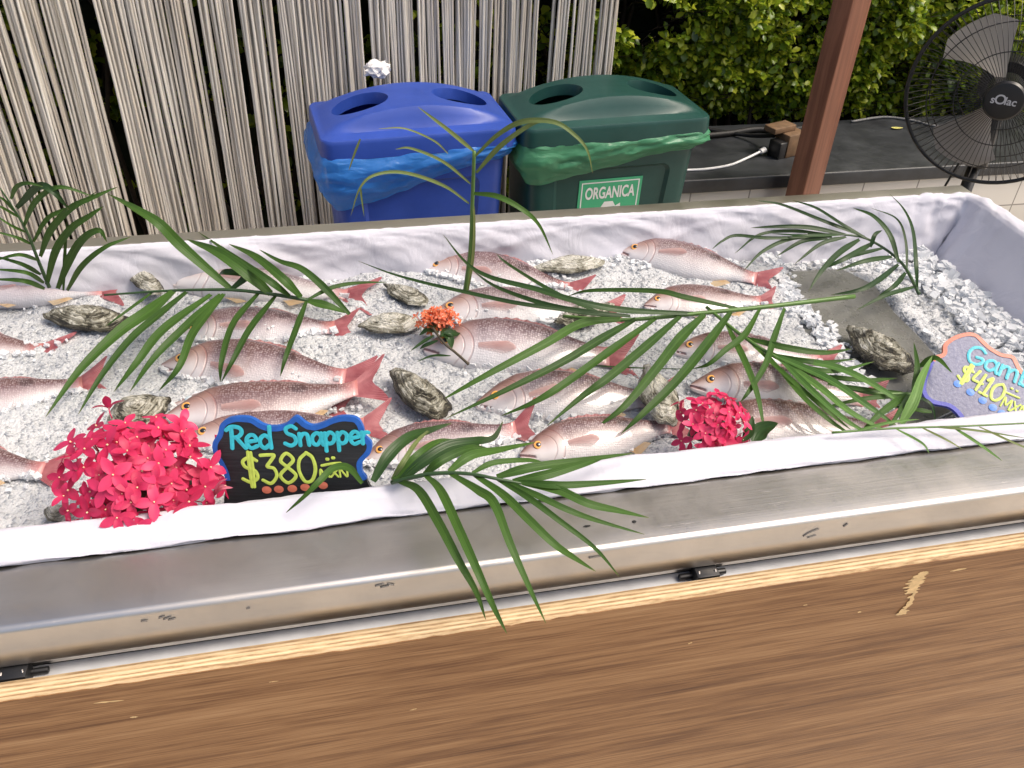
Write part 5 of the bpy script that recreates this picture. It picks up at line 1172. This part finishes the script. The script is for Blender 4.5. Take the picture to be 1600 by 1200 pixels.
def cluster(cpx, z, rx, ry, rz, n, meshes, label, name, seed, leaves=(), view=(.1, -.55, .83), scale=1.0, core=M_STEMD, cat='flowers'):
    rn = random.Random(seed); C0 = atz(*cpx, z); t = empty(name, C0-Vector((0, 0, .02)), label=label, cat=cat)
    V = Vector(view).normalized(); A = V.orthogonal().normalized()
    A = (Vector((1, 0, 0))-V*V.x).normalized(); Bv = V.cross(A)
    MB().blob(C0-V*.012, (rx*.62, ry*.55, rz*.35), 2, seed, .35).build('stem_cluster', core, t)
    ga = math.pi*(3-math.sqrt(5)); k_ = int(n*.72)
    for i in range(n):
        outer = i < k_; m_ = i if outer else i-k_; tot = k_ if outer else n-k_
        r_ = math.sqrt((m_+.5)/tot)*(1.0 if outer else .88); th = m_*ga+(0 if outer else 1.3); r_ = min(1.2, r_*(1+rn.gauss(0, .13)))
        h = math.sqrt(max(0, 1-min(1, r_)**2.2))
        p = C0 + A*(rx*r_*math.cos(th)) + Bv*(ry*r_*math.sin(th)) + V*(rz*h*(1 if outer else .62)+rn.gauss(0, .0055))
        if p.z < C0.z-.035: p.z = C0.z-.035+rn.random()*.01
        nrm = (A*(math.cos(th)*r_*.85)+Bv*(math.sin(th)*r_*.85)+V*(.45+h*.8)+Vector((rn.gauss(0, .26), rn.gauss(0, .26), rn.gauss(0, .26)))).normalized()
        o = bpy.data.objects.new('floret', rn.choice(meshes)); COL.objects.link(o); o.parent = t
        q = nrm.to_track_quat('Z', 'Y').to_matrix() @ Matrix.Rotation(rn.random()*6.28, 3, 'Z'); s_ = scale*rn.uniform(.82, 1.16)
        o.rotation_euler = q.to_euler(); o.scale = (s_, s_, s_); o.location = p-t.location
    return t, C0
pinks = [floret_mesh('floret', M_PINK, .0190, .0100, .18, s) for s in range(5)]+[floret_mesh('floret', M_PINK, .0170, .0090, .75, s+9) for s in range(2)]
big, C0 = cluster((220, 752), .912, .092, .082, .042, 96, pinks, 'large cluster of hot pink star flowers beside the price board', 'pink_flowers', 4, scale=1.12)
for i, (x, y) in enumerate([(352, 762), (347, 752), (356, 770), (344, 770)]):
    a = aty(332, 776, .80); b_ = aty(x+8, y-4*i, .785); ribbon([a, a.lerp(b_, .5)+Vector((0, 0, .006)), b_], .006, M_BUD, big, name='bud')
small, C1 = cluster((1113, 668), .885, .050, .045, .032, 50, pinks, 'small round cluster of hot pink flowers on the front right cloth', 'pink_flowers', 9, scale=.88)
for pts, w in (([(1176, 692), (1190, 672), (1216, 661)], 30), ([(1160, 690), (1172, 672), (1176, 650)], 16), ([(1130, 650), (1120, 640), (1112, 630)], 18)):
    P = [atz(x, y, .885+.012*i) for i, (x, y) in enumerate(pts)]; ribbon(P, w*depth(P[1])/FPX, M_PALMD, small, name='leaf', blunt=.0)
oranges = [floret_mesh('floret', M_ORNG, .0085, .0042, .55, s+30, .030) for s in range(4)]
org, C2 = cluster((683, 503), .862, .036, .020, .016, 58, oranges, 'orange flower sprig with green leaves and cut stem on the ice', 'orange_flowers', 6, view=(0, -.25, .97))
MB().tube(catmull([atz(676, 512, .868), atz(693, 535, .862), atz(713, 552, .852), atz(732, 569, .845)], 6), [.0022]*18+[.003], 8).build('stem', plain('brown stem', (.06, .045, .025), .6), org)
for pts, w in (([(685, 520), (668, 516), (655, 524)], 9), ([(680, 512), (672, 505), (668, 498)], 12), ([(690, 522), (702, 528), (706, 545)], 14), ([(678, 524), (660, 535), (642, 548)], 6), ([(690, 526), (698, 516), (702, 508)], 12), ([(684, 532), (664, 540), (656, 545)], 6), ([(704, 556), (676, 556), (652, 565)], 4), ([(694, 520), (712, 520), (716, 512)], 12)):
    P = [atz(x, y, .868-.008*i) for i, (x, y) in enumerate(pts)]; ribbon(P, w*depth(P[1])/FPX*1.15, M_PALMD, org, name='leaf', blunt=.05)
# ------------------------------------------------------------------ painted price boards
GL = {
 'R': (.62, [[(.06, 0), (.09, .5), (.10, .98)], [(-.10, .86), (.12, 1.02), (.42, .96), (.50, .76), (.36, .56), (.12, .50)], [(.26, .52), (.42, .26), (.60, .0)]]),
 'e': (.52, [[(.05, .30), (.24, .33), (.42, .38), (.36, .58), (.20, .62), (.05, .44), (.05, .18), (.20, .0), (.44, .10)]]),
 'd': (.60, [[(.42, .46), (.24, .60), (.06, .42), (.06, .14), (.22, .0), (.42, .18)], [(.46, 1.0), (.45, .5), (.46, .0)]]),
 'S': (.62, [[(.54, .86), (.34, 1.0), (.10, .88), (.14, .64), (.44, .46), (.48, .16), (.26, .0), (.0, .12)]]),
 'n': (.56, [[(.05, .60), (.06, .0)], [(.06, .36), (.20, .58), (.38, .56), (.43, .30), (.45, .0)]]),
 'a': (.58, [[(.44, .48), (.26, .62), (.06, .42), (.08, .10), (.26, .02), (.42, .26)], [(.46, .60), (.44, .25), (.52, .0)]]),
 'p': (.56, [[(.04, .60), (.06, .1), (.06, -.32)], [(.06, .40), (.24, .62), (.44, .48), (.40, .16), (.22, .04), (.07, .14)]]),
 'r': (.36, [[(.04, .60), (.06, .0)], [(.06, .36), (.18, .58), (.34, .56)]]),
 'G': (.70, [[(.58, .84), (.38, 1.0), (.12, .86), (.02, .46), (.16, .06), (.40, .02), (.58, .20), (.58, .44), (.34, .42)]]),
 'm': (.80, [[(.04, .60), (.05, .0)], [(.05, .38), (.18, .60), (.32, .54), (.35, .0)], [(.35, .38), (.48, .60), (.62, .54), (.66, .0)]]),
 'b': (.56, [[(.06, 1.0), (.06, .5), (.06, .0)], [(.06, .40), (.24, .60), (.44, .42), (.40, .10), (.22, .0), (.07, .10)]]),
 's': (.46, [[(.36, .50), (.20, .62), (.06, .50), (.20, .34), (.36, .20), (.24, .0), (.02, .08)]]),
 '$': (.60, [[(.48, .78), (.28, .90), (.06, .78), (.12, .58), (.40, .44), (.46, .20), (.24, .06), (.0, .18)], [(.24, 1.08), (.25, .5), (.26, -.10)], [(.33, 1.06), (.34, .5), (.33, -.10)]]),
 '3': (.56, [[(.02, .96), (.25, .97), (.44, .95), (.32, .76), (.20, .58), (.40, .50), (.46, .24), (.26, .0), (.02, .12)]]),
 '8': (.58, [[(.26, .54), (.07, .76), (.26, 1.0), (.46, .78), (.26, .54), (.02, .26), (.24, .0), (.50, .24), (.26, .54)]]),
 '0': (.66, [[(.30, 1.0), (.08, .78), (.03, .42), (.18, .04), (.40, .06), (.54, .42), (.48, .82), (.30, 1.0)]]),
 '4': (.58, [[(.12, 1.0), (.03, .46), (.22, .42), (.50, .46)], [(.42, .98), (.40, .5), (.38, .0)]]),
 '1': (.40, [[(.05, .78), (.20, 1.0), (.20, .5), (.18, .0)], [(.0, .0), (.36, .02)]]),
 'M': (.72, [[(.04, .0), (.08, 1.0), (.32, .30), (.56, 1.0), (.62, .0)]]), 'X': (.56, [[(.02, 1.0), (.48, .0)], [(.46, 1.0), (.02, .0)]]), 'N': (.62, [[(.04, .0), (.06, 1.0), (.48, .0), (.50, 1.0)]]),
 ' ': (.30, [])}
def paint(m, pts, w, P, lift):
    """one brush stroke as a flat ribbon with round ends; P maps board (x, y, height) to the world"""
    c = [Vector((p[0], p[1])) for p in pts]; q = catmull([(p.x, p.y, 0) for p in c], 7); n = len(q); vs = []; h = w/2; rows = []
    d0 = (q[0]-q[1]).normalized(); d1 = (q[-1]-q[-2]).normalized()
    ext = [(q[0]+d0*h*.95, .12), (q[0]+d0*h*.75, .66), (q[0]+d0*h*.35, .93)] + [(p, 1.0) for p in q] + [(q[-1]+d1*h*.35, .93), (q[-1]+d1*h*.75, .66), (q[-1]+d1*h*.95, .12)]
    for i, (p, s) in enumerate(ext):
        a, b = ext[max(0, i-1)][0], ext[min(len(ext)-1, i+1)][0]; t = (b-a).normalized(); nx, ny = -t.y, t.x; s *= 1+.10*mnoise.noise((p.x*4/w*.1, p.y*4/w*.1, i*.2))
        for o in (-1, 0, 1): vs.append(P(p.x+nx*h*s*o, p.y+ny*h*s*o, lift+.00025*(o == 0)))
    fs = [(i*3+j, i*3+j+1, (i+1)*3+j+1, (i+1)*3+j) for i in range(len(ext)-1) for j in range(2)]
    m.add(vs, fs)
def write(text, x, y, size, w, P, squeeze=1.0, slope=0.0, lift0=.0009):
    m = MB(); l = 0
    for ch in text:
        adv, st = GL[ch]
        for s in st: paint(m, [(x+px_*size*squeeze, y+slope*px_*size+py*size) for px_, py in s], w, P, lift0+.00012*(l % 6)); l += 1
        x += adv*size*squeeze; y += slope*adv*size
    return m
def paintmat(name, col): return plain(name, col, .38, .16, 120, bump=.15)
M_CYAN = paintmat('cyan paint', (.035, .46, .56)); M_LIME = paintmat('lime paint', (.50, .62, .10)); M_BLUEP = paintmat('blue paint', (.012, .10, .42)); M_CORAL = paintmat('coral paint', (.56, .16, .10))
M_INDIGO = paintmat('indigo paint', (.06, .07, .42)); M_SKYP = paintmat('sky blue paint', (.06, .22, .66))
k = N('black painted wood', rough=.34); g_ = k.noise(k.coord('Object', (6, 6, 190)), 3, 5, .7)
k.set('col', k.ramp(g_, [(.35, (.006, .007, .008)), (.7, (.024, .026, .030))])); k.set('nrm', k.bump(g_, .7, .0009)); M_BOARD = k.m
k = N('board grey with glare', rough=.30); g_ = k.noise(k.coord('Object', (60, 60, 60)), 3, 5, .7)  # base colour lightened to paint the sky glare on the face
k.set('col', k.ramp(g_, [(.35, (.09, .10, .19)), (.7, (.16, .17, .28))])); k.set('nrm', k.bump(g_, .5, .0009)); M_BOARD_GLARE = k.m
def price_board(O, ex, ey, outline, label, board_mat, edgef, thick=.007, bw=.0058):
    """O, ex, ey: a frame on the board face; outline in pixels is laid on that face"""
    ex = ex.normalized(); nz = ex.cross(ey).normalized(); ey = nz.cross(ex).normalized()
    if nz.dot(CAM-O) < 0: nz = -nz
    def hit(x, y): d = ray(x, y); return CAM + d*((O-CAM).dot(nz)/d.dot(nz))
    def loc(x, y): h = hit(x, y)-O; return (h.dot(ex), h.dot(ey))
    def P(x, y, z): return O+ex*x+ey*y+nz*z
    t = empty('price_board', O, label=label, cat='sign')
    pts = [loc(*p) for p in outline]; pts = [(v.x, v.y) for v in catmull([(a, b, 0) for a, b in pts+[pts[0]]], 6)[:-1]]; n = len(pts)
    area = sum(pts[i-1][0]*pts[i][1]-pts[i][0]*pts[i-1][1] for i in range(n))
    if area < 0: pts = pts[::-1]
    vs = [P(x, y, 0) for x, y in pts]+[P(x, y, -thick) for x, y in pts]
    fs = [tuple(range(n)), tuple(2*n-1-i for i in range(n))]+[(i, n+i, n+(i+1) % n, (i+1) % n) for i in range(n)]
    obj('board', vs, fs, board_mat, t, shade=False)
    # painted edge: a raised band round the face, split by colour
    inn = []
    for i in range(n):
        a, b = Vector(pts[i-2]), Vector(pts[(i+2) % n]); d = (b-a).normalized(); nn = Vector((-d.y, d.x)); v = Vector(pts[i]); inn.append(v+nn*bw*(1+.12*mnoise.noise((i*.3, 1, 2))))
    for mat in set(edgef(x, y) for x, y in pts if edgef(x, y)):
        g = MB()
        for i in range(n):
            j = (i+1) % n
            if edgef(*pts[i]) is mat and edgef(*pts[j]) is not None:
                o1, o2 = Vector(pts[i]), Vector(pts[j]); c1 = (o1-inn[i])*.10; c2 = (o2-inn[j])*.10
                g.add([P(*(o1+c1), -.006), P(*(o2+c2), -.006), P(*(o2+c2), .0006), P(*(o1+c1), .0006), P(*inn[i], .0008), P(*inn[j], .0008)], [(0, 1, 2, 3), (3, 2, 5, 4)])
        g.build('painted_edge', mat, t, shade=False)
    return t, loc, P
# Red Snapper board
O = aty(455, 740, .812); ex = aty(565, 726, .802)-aty(345, 728, .836); ey = Vector((0, .32, .95))
out = [(352, 812), (350, 780), (354, 755), (346, 729), (335, 710), (333, 693), (341, 678), (346, 662), (362, 653), (390, 653), (411, 664), (428, 667), (446, 663), (462, 651), (477, 661), (487, 665), (500, 663), (528, 652), (555, 653), (566, 666), (570, 681), (580, 693), (578, 708), (566, 722), (566, 738), (574, 753), (574, 800)]
t1, loc1, P1 = price_board(O, ex, ey, out, 'black chalk style price board reading Red Snapper with blue edge', M_BOARD, lambda x, y: M_BLUEP if y > -.012 else None)
def px1(x, y): return loc1(x, y)
(xa, ya), (xb, yb) = px1(361, 700), px1(430, 699); (xc, yc), (xd, yd) = px1(446, 696), px1(578, 692)
hh = px1(361, 667)[1]-ya
w1 = sum(GL[c][0] for c in 'Red'); write('Red', xa, ya, hh, .0052, P1, (xb-xa)/(w1*hh), (yb-ya)/(w1*hh)).build('lettering', M_CYAN, t1, shade=False)
w2 = sum(GL[c][0] for c in 'Snapper'); write('Snapper', xc, yc, hh*.92, .0050, P1, (xd-xc)/(w2*hh*.92), (yd-yc)/(w2*hh)).build('lettering', M_CYAN, t1, shade=False)
(xa, ya), (xb, yb) = px1(381, 756), px1(501, 752); hh = px1(420, 709)[1]-px1(420, 755)[1]
w1 = sum(GL[c][0] for c in '$380'); m = write('$380', xa, ya, hh, .0044, P1, (xb-xa)/(w1*hh), (yb-ya)/(w1*hh))
for p in ([(503, 727), (518, 724), (532, 723)],): paint(m, [px1(*q) for q in p], .0036, P1, .0009)
for (x, y) in ((511, 717), (520, 715)): paint(m, [px1(x, y), px1(x+1.5, y)], .0042, P1, .0009)
(xm, ym), (xn, yn) = px1(500, 745), px1(546, 744); h2 = px1(500, 733)[1]-ym; w3 = sum(GL[c][0] for c in 'MXN')
q = write('MXN', xm, ym, h2, .0026, P1, (xn-xm)/(w3*h2), (yn-ym)/(w3*h2)); m.add(q.v, q.f); m.build('lettering', M_LIME, t1, shade=False)
m = MB()
for (x, y) in ((417, 765), (436, 764), (457, 763), (477, 761), (505, 758)):
    cx, cy = px1(x, y); m.add([P1(cx, cy, .0013)]+[P1(cx+.0060*math.cos(a*math.pi/8), cy+.0050*math.sin(a*math.pi/8), .0009) for a in range(16)], [(0, 1+i, 1+(i+1) % 16) for i in range(16)])
m.build('painted_dots', M_CORAL, t1, shade=False)
# Gambas board, lying back on the ice
O = atz(1500, 655, .842); nzv = Vector((-.22, -.50, .84)).normalized(); ex = Vector((1, -.35, 0)); ex = (ex-nzv*ex.dot(nzv)).normalized(); ey = nzv.cross(ex)
out = [(1503, 662), (1499, 650), (1483, 636), (1455, 629), (1442, 614), (1442, 596), (1451, 571), (1460, 557), (1473, 552), (1475, 538), (1490, 526), (1512, 520), (1528, 524), (1546, 541), (1564, 552), (1584, 557), (1596, 578), (1612, 590), (1640, 598), (1665, 600), (1675, 625), (1668, 645), (1640, 658), (1570, 661)]
def locf(x, y):
    nz = ex.cross(ey).normalized(); d = ray(x, y); h = CAM + d*((O-CAM).dot(nz)/d.dot(nz)) - O; return Vector((h.dot(ex), h.dot(ey)))
a_, b_ = locf(1455, 560), locf(1660, 640); sn = Vector((-(b_-a_).y, (b_-a_).x)).normalized()
if (locf(1520, 520)-a_).dot(sn) < 0: sn = -sn
t2, loc2, P2 = price_board(O, ex, ey, out, 'price board reading Gambas, face coloured with grey blue glare, cut by the frame edge', M_BOARD_GLARE, lambda x, y: M_CORAL if (Vector((x, y))-a_).dot(sn) > 0 else M_INDIGO)
def line2(text, p0, p1, cap, wpx, lift=.0009):
    """letters stood on the pixel baseline p0..p1, cap pixels tall at right angles to it in the picture"""
    b0, b1 = Vector(loc2(*p0)), Vector(loc2(*p1)); d = b1-b0; u = d.normalized(); up_ = Vector((-u.y, u.x))
    wid = sum(GL[c][0] for c in text); hgt = (Vector(loc2(p0[0]+cap[0], p0[1]+cap[1]))-b0).dot(up_)
    def Q(x, y, z): v = b0+u*x+up_*y; return P2(v.x, v.y, z)
    return write(text, 0, 0, abs(hgt), wpx*depth(O)/FPX, Q, d.length/(wid*abs(hgt)), 0, lift)
line2('Gambas', (1508, 563), (1655, 628), (8, -26), 5.2).build('lettering', M_CYAN, t2, shade=False)
m = line2('$410', (1494, 592), (1563, 632), (10, -27), 4.6); q = line2('MXN', (1562, 634), (1602, 655), (6, -15), 2.8); m.add(q.v, q.f)
for p in ([(1569, 612), (1580, 617), (1592, 622)],): paint(m, [loc2(*v) for v in p], .0032, P2, .0010)
for (x, y) in ((1580, 607), (1588, 611)): paint(m, [loc2(x, y), loc2(x+1.5, y+.7)], .0036, P2, .0010)
m.build('lettering', M_LIME, t2, shade=False)
m = MB()
for (x, y) in ((1496, 600), (1516, 613), (1535, 626), (1551, 637), (1565, 646), (1580, 654)):
    cx, cy = loc2(x, y); m.add([P2(cx, cy, .0013)]+[P2(cx+.0062*math.cos(a*math.pi/8), cy+.0058*math.sin(a*math.pi/8), .0009) for a in range(16)], [(0, 1+i, 1+(i+1) % 16) for i in range(16)])
m.build('painted_dots', M_SKYP, t2, shade=False)
